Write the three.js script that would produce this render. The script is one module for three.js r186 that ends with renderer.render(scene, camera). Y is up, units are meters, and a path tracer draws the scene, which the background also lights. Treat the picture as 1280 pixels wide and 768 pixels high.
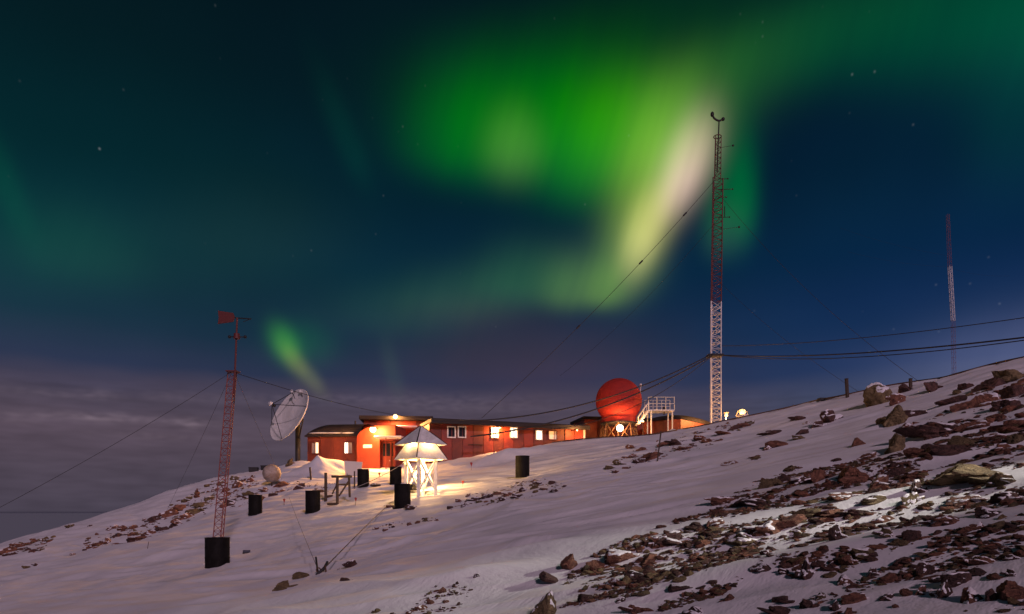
import * as THREE from 'three';
import { ImprovedNoise } from 'three/addons/math/ImprovedNoise.js';
import { mergeGeometries, toCreasedNormals, mergeVertices } from 'three/addons/utils/BufferGeometryUtils.js';
import { RoundedBoxGeometry } from 'three/addons/geometries/RoundedBoxGeometry.js';

// ------------------------------------------------------------------ camera, sky, moon, exposure
const F = 853.33, EYE = 1.65;                       // focal length in pixels of a 1280 x 768 frame, eye height
const V = (x, y, z) => new THREE.Vector3(x, y, z);
const scene = new THREE.Scene();
const camera = new THREE.PerspectiveCamera(2 * Math.atan(384 / F) * 180 / Math.PI, 1280 / 768, 0.1, 60000);
camera.position.set(0, EYE, 0);
camera.lookAt(0, EYE, -10);
camera.setViewOffset(1280, 768, 0, -256, 1280, 768); // level camera with a rising front: the horizon lies low in the picture
const renderer = new THREE.WebGLRenderer({ antialias: true });
renderer.toneMapping = THREE.LinearToneMapping;
renderer.toneMappingExposure = 1;
renderer.shadowMap.enabled = true;

const perlin = new ImprovedNoise();
const N3 = (x, y, z) => perlin.noise(x, y, z);
let seed = 20240;
const rnd = () => { seed = (seed * 1664525 + 1013904223) >>> 0; return seed / 4294967296; };
const rr = (a, b) => a + (b - a) * rnd();
const lerp = THREE.MathUtils.lerp, clamp = THREE.MathUtils.clamp, sstep = THREE.MathUtils.smoothstep;

{ // night sky with aurora, as a function of azimuth and elevation
  const W = 4096, H = 2048, data = new Float32Array(W * H * 4), RAD = Math.PI / 180;
  const azel = (px, py) => { const dx = px - 640; return [Math.atan2(dx, F) / RAD, Math.atan2(640 - py, Math.hypot(F, dx)) / RAD]; };
  const dpp = 1 / F / RAD * 0.93;
  // elevation (deg) -> air colour
  const air = [[-90, .016, .015, .027], [0, .0655, .0535, .078], [2.2, .070, .055, .079], [6, .092, .067, .094], [8.4, .070, .056, .086], [9.4, .060, .052, .088], [10.8, .026, .036, .080], [14, .0115, .030, .066], [19, .0035, .0225, .048], [25, .0018, .0150, .030], [32, .0018, .0095, .019], [40, .0015, .0068, .0125], [90, .0015, .006, .011]];
  const airAt = (el) => { let i = 0; while (i < air.length - 2 && el > air[i + 1][0]) i++; let t = clamp((el - air[i][0]) / (air[i + 1][0] - air[i][0]), 0, 1); t = t * t * (3 - 2 * t) * .5 + t * .5; return [1, 2, 3].map((c) => lerp(air[i][c], air[i + 1][c], t)); };
  // aurora: [px, py, width, up, down, turn, r, g, b]
  const curtain = [
    [690, 152, 104, 54, 52, 0, -.002, .100, -.008], [600, 180, 66, 66, 34, 0, .000, .066, -.004], [560, 185, 50, 60, 28, 0, 0, .020, -.002],
    [642, 186, 30, 36, 32, 0, .045, .085, .016], [725, 205, 50, 70, 40, 0, .000, .080, -.004],
    [780, 165, 56, 54, 60, 12, .022, .130, -.004], [835, 165, 36, 50, 50, 25, .075, .150, .014], [803, 240, 32, 66, 66, 14, .110, .190, .012],
    [860, 203, 24, 44, 46, 24, .480, .350, .250], [850, 234, 16, 30, 32, 30, .150, .070, .100], [812, 276, 23, 36, 48, 22, .330, .280, .085], [800, 308, 18, 28, 34, 18, .150, .120, .050],
    [782, 330, 36, 50, 36, 0, .040, .095, .012], [757, 366, 24, 36, 17, 0, .060, .120, .008], [715, 366, 34, 40, 19, 0, .045, .095, .010], [660, 352, 55, 42, 24, 0, .012, .050, .008], [585, 372, 75, 34, 24, 0, .010, .032, .008], [500, 395, 80, 32, 22, 0, .004, .018, .004],
    [872, 108, 74, 34, 50, -14, .012, .050, .000], [760, 62, 170, 50, 60, -8, .000, .022, -.005], [1010, 42, 120, 34, 38, -10, .001, .034, .004], [1190, 18, 120, 40, 36, 0, -.001, .024, .004], [1360, 5, 140, 50, 38, 4, 0, .024, .005], [1560, -10, 180, 70, 50, 8, 0, .026, .006],
    [912, 245, 24, 72, 44, 4, -.002, .072, .002], [932, 262, 13, 50, 32, 0, .000, .040, .002], [905, 290, 22, 30, 26, 0, .012, .030, .010],
    [1100, 220, 90, 60, 60, 0, 0, .002, .003], [1275, 140, 40, 80, 60, 0, 0, .014, .008], [1310, 455, 120, 50, 70, 0, .060, .062, .105], [660, 450, 150, 46, 40, 0, .024, .004, -.004], [600, 392, 80, 20, 20, 0, .008, 0, 0],
    [356, 430, 14, 22, 20, -28, .020, .140, .002], [368, 452, 10, 20, 20, -34, .070, .075, .006], [388, 472, 9, 18, 22, -38, .050, .055, .012], [378, 430, 34, 24, 24, 0, .000, .034, .002], [492, 470, 10, 40, 26, -14, .006, .014, .004],
    [95, 318, 58, 42, 28, 0, .002, .017, .006], [4, 225, 13, 42, 50, -22, 0, .018, .005], [30, 330, 60, 60, 40, 0, 0, .004, .002], [440, 190, 14, 70, 34, -26, 0, .011, .005], [200, 320, 110, 46, 34, 0, .002, .006, .003], [330, 300, 90, 60, 40, 0, .003, .007, .003], [150, 200, 170, 110, 80, 0, 0, .003, .002], [-260, 240, 160, 100, 90, 0, 0, .010, .005], [480, 60, 60, 140, 120, 0, 0, .001, 0],
  ].map(([px, py, w, u, d, t, r, g, b]) => { const [a, e] = azel(px, py), k = dpp * 1.08; return { a, e, w: w * k, u: u * k, d: d * k, c: Math.cos(t * RAD), s: Math.sin(t * RAD), r, g, b, R: 3.3 * Math.max(w, u, d) * k }; });
  // lumps in the cloud bank that lies over the sea
  const puffs = [[130, 522, 50, 4.5, .020], [118, 526, 16, 4, .012], [145, 518, 10, 3, .010], [240, 531, 12, 6, .018], [228, 528, 40, 5, .012], [190, 545, 60, 5, .008], [40, 520, 50, 4, .010], [60, 492, 60, 5, .007], [125, 493, 18, 6, .010], [210, 497, 40, 5, .006], [320, 500, 60, 7, .007], [420, 498, 70, 5, .007], [20, 526, 20, 4, .008], [560, 505, 120, 12, .010]]
    .map(([px, py, w, h, v]) => { const [a, e] = azel(px, py); return { a, e, w: w * dpp, h: h * dpp, v }; });
  for (let j = 0; j < H; j++) {
    const el = ((j + .5) / H - .5) * 180, base0 = airAt(el), cosE = Math.cos(el * RAD);
    const near = curtain.filter((k) => Math.abs(el - k.e) < k.R), low = puffs.filter((k) => Math.abs(el - k.e) < 4 * k.h);
    for (let i = 0; i < W; i++) {
      const th = ((i + .5) / W - .5) * 2 * Math.PI, x = Math.cos(th) * cosE, z = Math.sin(th) * cosE, y = Math.sin(el * RAD);
      let az = Math.atan2(x, -z) / RAD;
      let [r, g, b] = base0;
      if (el > -1) {
        // the bank's upper edge wanders a little with direction
        if (el < 16 && el > 4) { const w = N3(x * 7, y * 30, z * 7) * .8 + N3(x * 19 + 5, y * 80, z * 19) * .35; [r, g, b] = airAt(el + w * .55); }
        const side = sstep(az, -40, 32);                           // towards the town side the air is bluer, towards the sea more teal
        const hi = sstep(el, 9, 17);
        g *= lerp(1, lerp(1.08, .80, side), hi); b *= lerp(1, lerp(.78, 1.05, side), hi); r *= lerp(1, lerp(.75, .70, side), hi);
        const bl = sstep(az, 8, 30) * (1 - sstep(el, 10, 24)); r *= 1 - .42 * bl; b *= 1 + .28 * bl; g *= 1 - .02 * bl;
        const n = 1 + .10 * N3(x * 5, y * 5, z * 5) + .05 * N3(x * 14, y * 14, z * 14); r *= n; g *= n; b *= n;
        if (el < 10) { const c = 1 + sstep(10 - el, 0, 1.2) * (.16 * N3(az * .22, el * 1.7, 4) + .10 * N3(az * .7, el * 4.5, 8)); r *= c; g *= c; b *= c; }
        const ray = near.length ? 1 + .09 * N3((az - el * .35) * .55, el * .05, 3.3) + .05 * N3((az - el * .35) * 1.6, el * .08, 6.1) : 1;
        for (const k of near) {
          let da = (az - k.a) * Math.cos(k.e * RAD), de = el - k.e;
          if (da > 180) da -= 360; else if (da < -180) da += 360;
          if (da > k.R || da < -k.R) continue;
          const p = da * k.c - de * k.s, q = da * k.s + de * k.c;
          const e = (p * p) / (k.w * k.w) + (q > 0 ? (q * q) / (k.u * k.u) : (q * q) / (k.d * k.d));
          if (e > 9) continue;
          const v = Math.exp(-Math.pow(e, 1.18) * .92) * ray;
          r += k.r * v; g += k.g * v; b += k.b * v;
        }
        for (const k of low) { const p = (az - k.a) / k.w, q = (el - k.e) / k.h; if (p * p + q * q < 12) { const v = 1.9 * k.v * Math.exp(-p * p - q * q) * Math.max(0, 1 + 1.1 * N3(az * 1.4, el * 4, 7)); r += v * 1.15; g += v * .85; b += v; } }
      }
      const o = (j * W + i) * 4; data[o] = Math.max(0, r); data[o + 1] = Math.max(0, g); data[o + 2] = Math.max(0, b); data[o + 3] = 1;
    }
  }
  // stars
  const star = (az, el, v) => { const j = Math.round((el / 180 + .5) * H), th = Math.atan2(-Math.cos(az * RAD), Math.sin(az * RAD)), i = Math.round((th / (2 * Math.PI) + .5) * W); for (const [di, dj, k] of [[0, 0, 1.5]]) { const o = ((j + dj) * W + ((i + di + W) % W)) * 4; v *= 1; data[o] += v * k * .9; data[o + 1] += v * k; data[o + 2] += v * k * 1.05; } };
  for (const [px, py, v] of [[123, 187, .5], [153, 112, .08], [23, 101, .06], [268, 7, .1], [388, 314, .12], [478, 246, .1], [531, 108, .05], [952, 46, .12], [952, 29, .1], [1065, 95, .3], [1093, 90, .25], [1140, 157, .16], [1170, 357, .14], [1212, 356, .12], [1249, 380, .18], [1086, 441, .12], [1236, 323, .1], [1116, 412, .1], [1173, 415, .1], [785, 171, .12], [730, 257, .12]]) { const [a, e] = azel(px, py); star(a, e, v * .3); }
  for (let k = 0; k < 420; k++) { const u = rr(-1, 1), e = Math.asin(Math.abs(u)) / RAD, a = rr(-180, 180); if (e > 13) star(a, e, .006 + .03 * Math.pow(rnd(), 6)); }
  const sky = new THREE.DataTexture(data, W, H, THREE.RGBAFormat, THREE.FloatType);
  sky.mapping = THREE.EquirectangularReflectionMapping; sky.magFilter = THREE.LinearFilter; sky.needsUpdate = true;
  scene.background = sky; scene.environment = sky;
}
// the moon: from beyond the right edge, fairly high, its light warmed by the thin cloud
const moon = new THREE.DirectionalLight(new THREE.Color(1, .67, .81), 1.3);
moon.position.set(34, 2 + 45, -25 + 83); moon.target.position.set(0, 2, -25); moon.castShadow = true; moon.shadow.radius = 7;
Object.assign(moon.shadow.camera, { left: -70, right: 70, top: 60, bottom: -60, near: 1, far: 220 }); moon.shadow.mapSize.set(4096, 4096);
scene.add(moon, moon.target);

// ------------------------------------------------------------------ helpers
const taken = {};
function numbered(name) { const n = taken[name] = (taken[name] ?? -1) + 1; return n ? name + '_' + String(n).padStart(3, '0') : name; }
function tag(o, label, category, group) { o.userData.label = label; o.userData.category = category; if (group) o.userData.group = group; return o; }
function shade(o) { o.castShadow = o.receiveShadow = true; return o; }
function thing(name, label, category, at = V(0, 0, 0), turn = 0, group) { const g = new THREE.Group(); g.name = numbered(name); g.position.copy(at); g.rotation.y = turn; scene.add(g); return tag(g, label, category, group); }
function part(name, geo, mat, parent) { const m = shade(new THREE.Mesh(geo, mat)); m.name = name; parent.add(m); return m; }
function solo(name, geo, mat, label, category, group) { const m = shade(new THREE.Mesh(geo, mat)); m.name = numbered(name); scene.add(m); return tag(m, label, category, group); }
function structure(name, geo, mat) { const m = shade(new THREE.Mesh(geo, mat)); m.name = name; m.userData.kind = 'structure'; m.userData.label = name.replace(/_/g, ' '); scene.add(m); return m; }
const boxG = (x0, x1, y0, y1, z0, z1) => new THREE.BoxGeometry(x1 - x0, y1 - y0, z1 - z0).translate((x0 + x1) / 2, (y0 + y1) / 2, (z0 + z1) / 2);
const unitRod = new THREE.CylinderGeometry(1, 1, 1, 7).translate(0, .5, 0), UPV = V(0, 1, 0);
function rod(name, a, b, r, mat, parent) { const m = part(name, unitRod, mat, parent), d = b.clone().sub(a), l = d.length(); m.position.copy(a); m.quaternion.setFromUnitVectors(UPV, d.normalize()); m.scale.set(r, l, r); return m; }
function rodG(a, b, r, seg = 7) { const d = b.clone().sub(a), l = d.length(); const g = new THREE.CylinderGeometry(r, r, l, seg).translate(0, l / 2, 0); g.applyQuaternion(new THREE.Quaternion().setFromUnitVectors(UPV, d.normalize())); return g.translate(a.x, a.y, a.z); }
const P = (px, py, D) => V((px - 640) / F * D, EYE + (640 - py) / F * D, -D);          // a place at the given distance along the view
function cableG(a, b, sag, r, n = 40, extra) { const pts = []; for (let i = 0; i <= n; i++) { const t = i / n, p = a.clone().lerp(b, t); p.y -= 4 * sag * t * (1 - t); if (extra) extra(p, t); pts.push(p); } return new THREE.TubeGeometry(new THREE.CatmullRomCurve3(pts), n * 2, r, 6); }

// ------------------------------------------------------------------ textures and materials
function noiseTex(size, fn, srgb = false) { const d = new Uint8Array(size * size * 4); for (let j = 0; j < size; j++) for (let i = 0; i < size; i++) { const c = fn(i / size, j / size), o = (j * size + i) * 4; d[o] = clamp(c[0] * 255, 0, 255); d[o + 1] = clamp(c[1] * 255, 0, 255); d[o + 2] = clamp(c[2] * 255, 0, 255); d[o + 3] = 255; } const t = new THREE.DataTexture(d, size, size); t.wrapS = t.wrapT = THREE.RepeatWrapping; t.magFilter = THREE.LinearFilter; t.minFilter = THREE.LinearMipmapLinearFilter; t.generateMipmaps = true; if (srgb) t.colorSpace = THREE.SRGBColorSpace; t.needsUpdate = true; return t; }
const tile = (u, v, f, s) => { const a = u * 2 * Math.PI, b = v * 2 * Math.PI, R = f / 6.2832; return N3(Math.cos(a) * R + s, Math.sin(a) * R + Math.cos(b) * R * .97, Math.sin(b) * R - s * .7); };
const grain = (u, v) => { const k = .5 + .28 * tile(u, v, 9, 1) + .2 * tile(u, v, 23, 4) + .16 * tile(u, v, 61, 9) + .12 * tile(u, v, 140, 2); return [k, k, k]; };
const bumpTex = noiseTex(512, grain);
const snowBump = noiseTex(1024, (u, v) => { const k = .5 + .22 * tile(u, v, 8, 1) + .2 * tile(u, v, 26, 4) + .16 * tile(u, v, 60, 9) + .12 * tile(u, v, 170, 2); return [k, k, k]; });
const patchTex = (a, b, f, s) => noiseTex(256, (u, v) => { const k = clamp(.5 + .8 * tile(u, v, f, s) + .4 * tile(u, v, f * 3.3, s + 3) + .3 * tile(u, v, f * 9, s + 5), 0, 1); return [lerp(a[0], b[0], k), lerp(a[1], b[1], k), lerp(a[2], b[2], k)]; }, true);
const rep = (t, x, y = x) => { const c = t.clone(); c.repeat.set(x, y); c.needsUpdate = true; return c; };
const std = (o) => new THREE.MeshStandardMaterial(o);
const lin = (r, g, b) => new THREE.Color().setRGB(r, g, b);
const M = {
  snow: std({ color: lin(.80, .79, .82), roughness: .82, map: rep(patchTex([.93, .93, .94], [1, 1, 1], 6, 2), .11), bumpMap: rep(snowBump, .33), bumpScale: .010 }),
  rockA: std({ color: lin(.95, .92, .86), map: rep(patchTex([.34, .21, .17], [.64, .45, .37], 5, 1), 1), bumpMap: rep(bumpTex, 1), bumpScale: .05, roughness: .93 }),
  rockB: std({ color: lin(.82, .80, .76), map: rep(patchTex([.36, .30, .21], [.62, .54, .40], 5, 7), 1), bumpMap: rep(bumpTex, 1), bumpScale: .05, roughness: .93 }),
  rockC: std({ color: lin(.88, .85, .80), map: rep(patchTex([.26, .18, .17], [.50, .36, .33], 5, 13), 1), bumpMap: rep(bumpTex, 1), bumpScale: .05, roughness: .93 }),
  red: std({ color: lin(.28, .036, .015), roughness: .55, map: rep(patchTex([.84, .82, .80], [1, 1, 1], 4, 3), .3) }),
  redB: std({ color: lin(.185, .032, .016), roughness: .6, map: rep(patchTex([.80, .78, .76], [1, 1, 1], 4, 8), .3) }),
  dome: std({ color: lin(.40, .021, .014), roughness: .8, map: rep(patchTex([.90, .88, .88], [1, 1, 1], 5, 5), 2) }),
  roof: std({ color: lin(.026, .018, .017), roughness: .75, map: rep(patchTex([.7, .7, .7], [1, 1, 1], 5, 6), .4) }),
  white: std({ color: lin(.88, .87, .85), roughness: .4, map: rep(patchTex([.86, .86, .85], [1, 1, 1], 5, 9), .8) }),
  galv: std({ color: lin(.60, .60, .60), roughness: .5, metalness: .15 }),
  drum: new THREE.MeshPhysicalMaterial({ specularIntensity: .35, color: lin(.012, .011, .011), roughness: .75, map: rep(patchTex([.55, .5, .46], [1, 1, 1], 6, 4), 2), bumpMap: rep(bumpTex, 2), bumpScale: .004 }),
  rust: std({ color: lin(.085, .040, .022), roughness: .85 }),
  black: std({ color: lin(.018, .017, .018), roughness: .7 }),
  cable: std({ color: lin(.022, .020, .022), roughness: .75 }),
  mastRed: std({ color: lin(.25, .070, .062), roughness: .55 }),
  mastDark: std({ color: lin(.12, .022, .020), roughness: .6 }),
  mastWhite: std({ color: lin(.68, .66, .66), roughness: .5 }),
  wood: std({ color: lin(.055, .036, .026), roughness: .85 }),
  glass: std({ color: lin(.02, .02, .025), roughness: .12 }),
  frost: std({ color: lin(.30, .26, .25), roughness: .5 }),
  flag: std({ color: lin(.34, .03, .025), roughness: .8, side: THREE.DoubleSide }),
  board: std({ color: lin(.62, .58, .55), roughness: .7 }),
};
const glow = (r, g, b, k) => std({ color: lin(.9, .85, .7), emissive: lin(r, g, b), emissiveIntensity: k, roughness: .4 });
M.lampWarm = glow(1, .62, .25, 9); M.lampWhite = glow(1, .80, .50, 8); M.winLit = glow(1, .74, .40, 1.5); M.winHot = glow(1, .90, .74, 2.2); M.lampCrest = glow(1, .58, .22, 2.4); M.winDim = glow(1, .45, .16, .28);

// ------------------------------------------------------------------ the slope
// places read off the photograph: [column, row, distance] -> ground height by a thin plate
const ctl = [];
const put = (px, py, D) => { const p = P(px, py, D); ctl.push([p.x, p.z, p.y]); };
const putW = (x, z, y) => ctl.push([x, z, y]);
putW(0, 0, 0); putW(-6, 2, -1.5); putW(6, 2, 1.9); putW(-14, -6, -2.4); putW(0, 10, -1); putW(14, 6, 4);
[[640, 768, 6.6], [320, 768, 9], [0, 768, 13], [960, 768, 4.7], [1280, 768, 3.5],
 [271, 708, 21], [120, 740, 17], [0, 705, 30], [0, 687, 42], [93, 657, 42], [173, 629, 42], [231, 608, 43], [266, 600, 44], [330, 588, 45], [375, 583, 46],
 [200, 662, 32], [319, 643, 30], [390, 640, 27], [503, 634, 24], [526, 618, 27], [454, 608, 34], [430, 600, 38], [470, 585, 45], [540, 577, 43.5], [470, 600, 38], [510, 597, 38], [560, 591, 38], [600, 585, 38], [500, 588, 43], [653, 596, 30], [580, 603, 30], [590, 576, 41], [640, 570, 42], [690, 556, 42],
 [740, 552, 43], [800, 550, 43.5], [880, 532, 43], [940, 522, 42], [760, 554, 37], [830, 546, 37], [980, 515, 38], [1022, 501, 38], [1083, 492, 34], [1174, 475, 29], [1206, 464, 27], [1280, 451, 24],
 [1280, 600, 6.5], [1280, 520, 11.5], [1100, 600, 8.6], [1000, 560, 17], [900, 600, 14], [800, 640, 12], [800, 600, 18], [700, 680, 9.6], [640, 640, 16], [760, 572, 30], [500, 700, 12], [400, 715, 14], [1100, 520, 22], [860, 560, 28], [560, 660, 17], [960, 660, 7.4], [1150, 690, 5.2]].forEach((a) => put(...a));
// behind the crests
putW(-48, -60, -13); putW(-60, -36, -15); putW(-30, -60, -3); putW(-14, -62, 2.2); putW(2, -62, 4.6); putW(16, -60, 6.2); putW(30, -52, 7.2); putW(42, -40, 8.2); putW(36, -24, 7.6); putW(30, -8, 8.2); putW(52, -62, 8.6); putW(20, -90, 4); putW(-20, -95, -12); putW(70, -20, 11); putW(-80, -90, -40); putW(80, -100, 7); putW(-90, -10, -34); putW(-40, 5, -10);
const TPS = (() => {
  const n = ctl.length, m = n + 3, A = Array.from({ length: m }, () => new Float64Array(m + 1)), U = (d2) => d2 < 1e-9 ? 0 : .5 * d2 * Math.log(d2);
  for (let i = 0; i < n; i++) {
    for (let j = 0; j < n; j++) A[i][j] = U((ctl[i][0] - ctl[j][0]) ** 2 + (ctl[i][1] - ctl[j][1]) ** 2) + (i === j ? 2.0 : 0);
    [1, ctl[i][0], ctl[i][1]].forEach((v, k) => { A[i][n + k] = v; A[n + k][i] = v; }); A[i][m] = ctl[i][2];
  }
  for (let c = 0; c < m; c++) { let p = c; for (let r = c + 1; r < m; r++) if (Math.abs(A[r][c]) > Math.abs(A[p][c])) p = r; [A[c], A[p]] = [A[p], A[c]]; for (let r = 0; r < m; r++) if (r !== c) { const f = A[r][c] / A[c][c]; if (f) for (let k = c; k <= m; k++) A[r][k] -= f * A[c][k]; } }
  const w = A.map((row, i) => row[m] / row[i]);
  return (x, z) => { let s = w[n] + w[n + 1] * x + w[n + 2] * z; for (let i = 0; i < n; i++) s += w[i] * U((x - ctl[i][0]) ** 2 + (z - ctl[i][1]) ** 2); return s; };
})();
// drifts: [column, row of the foot, distance, height, half-width across, half-width along, sharpness]
const drifts = [[397, 592, 40, 1.15, 1.0, 1.0, 1], [372, 588, 42, .5, 1.6, 1.2, 2], [425, 590, 41, .45, 1.4, 1, 2], [632, 572, 39, .42, 1.1, .9, 1.4], [668, 566, 39.5, .32, 1.5, .9, 2], [735, 556, 39.5, .16, 1.5, 1.0, 2], [775, 552, 40, .10, 1.4, 1.0, 2], [600, 580, 39, .25, 1.2, .7, 2], [840, 540, 43, .3, .5, .5, 1.2]]
  .map(([px, py, D, h, a, b, s]) => { const p = P(px, py, D); return [p.x, p.z, h, a, b, s]; });
const CS = Math.cos(-.35), SN = Math.sin(-.35);
function H0(x, z) {
  let y = TPS(x, z);
  for (const [X, Z, h, a, b, s] of drifts) { const q = ((x - X) / a) ** 2 + ((z - Z) / b) ** 2; if (q < 30) y += h * Math.exp(-Math.pow(q, s / 2)); }
  return y;
}
function HG(x, z) {   // with wind-packed ridges that run across the slope
  const d = Math.hypot(x, z), u = x * CS - z * SN, v = x * SN + z * CS, far = clamp(d / 25, 0, 1);
  let n = .16 * N3(u * .09, v * .22, 1.7) + .11 * N3(u * .22, v * .75, 5.1) + .05 * N3(u * .6, v * 1.9, 9.3) * (1 + .6 * far);
  const r = 1 - Math.abs(N3(u * .35 + 3, v * 1.3, 2.2) * 1.6); n += .085 * r * r * r * (.5 + N3(u * .1, v * .1, 8));
  const crust = clamp(.5 + 1.6 * N3(u * .17, v * .3, 12.5), 0, 1.4); n += crust * (.018 * N3(u * 1.5, v * 3.0, 4.4) + .003 * N3(u * 4.0, v * 7, 6.4));
  return H0(x, z) + n;
}
const skirtY = -70;
{
  const NX = 800, NZ = 780, pos = new Float32Array((NX + 1) * (NZ + 1) * 3), uv = new Float32Array((NX + 1) * (NZ + 1) * 2), idx = [];
  const sp = (t, c, k, a) => c + a * Math.sinh(k * t) / Math.sinh(k);
  for (let j = 0; j <= NZ; j++) for (let i = 0; i <= NX; i++) {
    const x = sp(i / NX * 2 - 1, 1.5, 3.1, 95), tz = j / NZ, z = 12 - (tz < .08 ? tz / .08 * 14 : 14 + 130 * (Math.exp(2.5 * (tz - .08) / .92) - 1) / (Math.exp(2.5) - 1));
    const edge = Math.max(sstep(Math.abs(x - 1.5), 78, 95), sstep(-z, 112, 132)), y = lerp(HG(x, z), skirtY - 8, edge * edge), k = j * (NX + 1) + i;
    pos[k * 3] = x; pos[k * 3 + 1] = y; pos[k * 3 + 2] = z; uv[k * 2] = x; uv[k * 2 + 1] = z;
  }
  for (let j = 0; j < NZ; j++) for (let i = 0; i < NX; i++) { const a = j * (NX + 1) + i, b = a + 1, c = a + NX + 1, d = c + 1; idx.push(a, b, c, b, d, c); }
  const g = new THREE.BufferGeometry(); g.setAttribute('position', new THREE.BufferAttribute(pos, 3)); g.setAttribute('uv', new THREE.BufferAttribute(uv, 2)); g.setIndex(idx); g.computeVertexNormals();
  structure('snow_slope', g, M.snow);
  const sea = new THREE.CircleGeometry(40000, 96).rotateX(-Math.PI / 2).translate(0, skirtY, 0);
  structure('sea', sea, std({ color: lin(.32, .36, .43), roughness: .9 }));
}
// where the line of sight through a place in the picture meets the slope
function ground(px, py, from = 2.2) {
  const dx = (px - 640) / F, dy = (640 - py) / F; let a = from;
  for (let D = from; D < 110; D *= 1.012) { if (EYE + dy * D < HG(dx * D, -D)) { let lo = a, hi = D; for (let k = 0; k < 18; k++) { const m = (lo + hi) / 2; if (EYE + dy * m < HG(dx * m, -m)) hi = m; else lo = m; } return V(dx * hi, HG(dx * hi, -hi), -hi); } a = D; }
  return null;
}
const standAt = (x, z, sink = 0) => V(x, HG(x, z) - sink, z);
const atPx = (px, D, sink = 0) => standAt((px - 640) / F * D, -D, sink);

// ------------------------------------------------------------------ rocks
function block(s, detail, peak) {   // one lump cut by random planes
  const pl = [], np = peak ? 7 : 9; for (let i = 0; i < np; i++) { const n = peak ? V(rr(-1, 1), rr(.05, .75), rr(-1, 1)).normalize() : V(rr(-1, 1), rr(-1, 1), rr(-1, 1)).normalize(); pl.push([n, peak ? rr(.36, .7) : rr(.34, .92)]); }
  if (!peak) pl.push([V(rr(-.3, .3), 1, rr(-.3, .3)).normalize(), rr(.4, .75)]);
  const g = mergeVertices(new THREE.IcosahedronGeometry(1, detail).deleteAttribute('normal').deleteAttribute('uv')), p = g.attributes.position, v = V(), bed = V(rr(-.4, .4), 1, rr(-.4, .4)).normalize(), fq = rr(2.2, 4);
  for (let i = 0; i < p.count; i++) { v.fromBufferAttribute(p, i).normalize(); let r = 1.05; for (const [n, d] of pl) { const c = n.dot(v); if (c > .05) r = Math.min(r, d / c); } const q = v.dot(bed) * fq + .7 * N3(v.x * 1.7 + s, v.y * 1.7, v.z * 1.7), st = (q - Math.floor(q)) - .5; r *= 1 + (detail > 2 ? .09 * st * (Math.abs(v.y) < .8 ? 1 : .2) : 0) + .10 * N3(v.x * 2.4 + s, v.y * 2.4, v.z * 2.4) + (detail > 2 ? .05 * N3(v.x * 6, v.y * 6 + s, v.z * 6) : 0); v.multiplyScalar(r); p.setXYZ(i, v.x, v.y, v.z); }
  return g;
}
function makeRock(s, detail) {   // broken stone: a main lump with a few slabs split from it along the same bedding
  const keep = seed; seed = 7919 * (s + 3); const peak = s >= 10 && s < 14, list = [block(s, detail, peak)], tilt = new THREE.Euler(rr(-.35, .35), 0, rr(-.45, .45));
  if (detail > 2) for (let i = 0, n = 2 + Math.floor(rnd() * 3); i < n; i++) { const b = block(s + 31 * (i + 1), Math.max(2, detail - 2), false), k = rr(.3, .62), a = rr(0, 6.28), d = rr(.45, .85); b.scale(k * rr(1, 1.6), k * rr(.5, .9), k * rr(.9, 1.4)); b.rotateY(a); b.translate(Math.cos(a) * d, rr(-.3, peak ? -.05 : .3), Math.sin(a) * d); list.push(b); }
  list[0].rotateZ(tilt.z * (peak ? .3 : 1)); list[0].rotateX(tilt.x * (peak ? .3 : 1));
  const f = toCreasedNormals(mergeGeometries(list), .38), q = f.attributes.position, nn = f.attributes.normal, uv = new Float32Array(q.count * 2);
  for (let i = 0; i < q.count; i++) { const ax = Math.abs(nn.getX(i)), ay = Math.abs(nn.getY(i)), az = Math.abs(nn.getZ(i)); const [a, b] = ay > ax && ay > az ? [q.getX(i), q.getZ(i)] : ax > az ? [q.getZ(i), q.getY(i)] : [q.getX(i), q.getY(i)]; uv[i * 2] = a * .5 + s * .37; uv[i * 2 + 1] = b * .5; }
  f.setAttribute('uv', new THREE.BufferAttribute(uv, 2)); seed = keep; return f;
}
// snow that has lodged on the upper faces of a rock: the same form, proud where it faces up and inside the stone elsewhere
function makeCap(g, s) { const p = g.attributes.position, idx = mergeVertices(new THREE.BufferGeometry().setAttribute('position', p.clone())), q = idx.attributes.position, v = V(); idx.computeVertexNormals(); const n = idx.attributes.normal.clone(); for (let i = 0; i < q.count; i++) { v.fromBufferAttribute(q, i); const k = n.getY(i) + .9 * N3(v.x * 2.1 + s * 3.1, v.y * 2.1, v.z * 2.1) + .3 * N3(v.x * 6, v.y * 6, v.z * 6 + s), t = sstep(k, .62, .92); v.multiplyScalar(.93 + .07 * t); v.y += t * .07; q.setXYZ(i, v.x, v.y, v.z); } idx.computeVertexNormals(); idx.setAttribute('uv', new THREE.BufferAttribute(new Float32Array(q.count * 2), 2)); const u = idx.attributes.uv; for (let i = 0; i < q.count; i++) u.setXY(i, q.getX(i), q.getZ(i)); return idx; }
const rockGeos = []; for (let i = 0; i < 14; i++) rockGeos.push(makeRock(i, 6));
function rockGeo(i) { return rockGeos[i % rockGeos.length]; }
const capGeos = rockGeos.map((g, i) => makeCap(g, i));
const stoneGeos = [0, 1, 2, 3, 4, 5, 6].map((i) => makeRock(20 + i, 2));
// ------------------------------------------------------------------ lamps
function lampLight(parent, at, color, cd, radius = 6) { const l = new THREE.PointLight(color, cd, 0, 2); l.position.copy(at); l.castShadow = true; l.shadow.radius = radius; parent.add(l); return l; }
const WARM = new THREE.Color(1, .44, .12), PALE = new THREE.Color(1, .56, .20);

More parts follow.
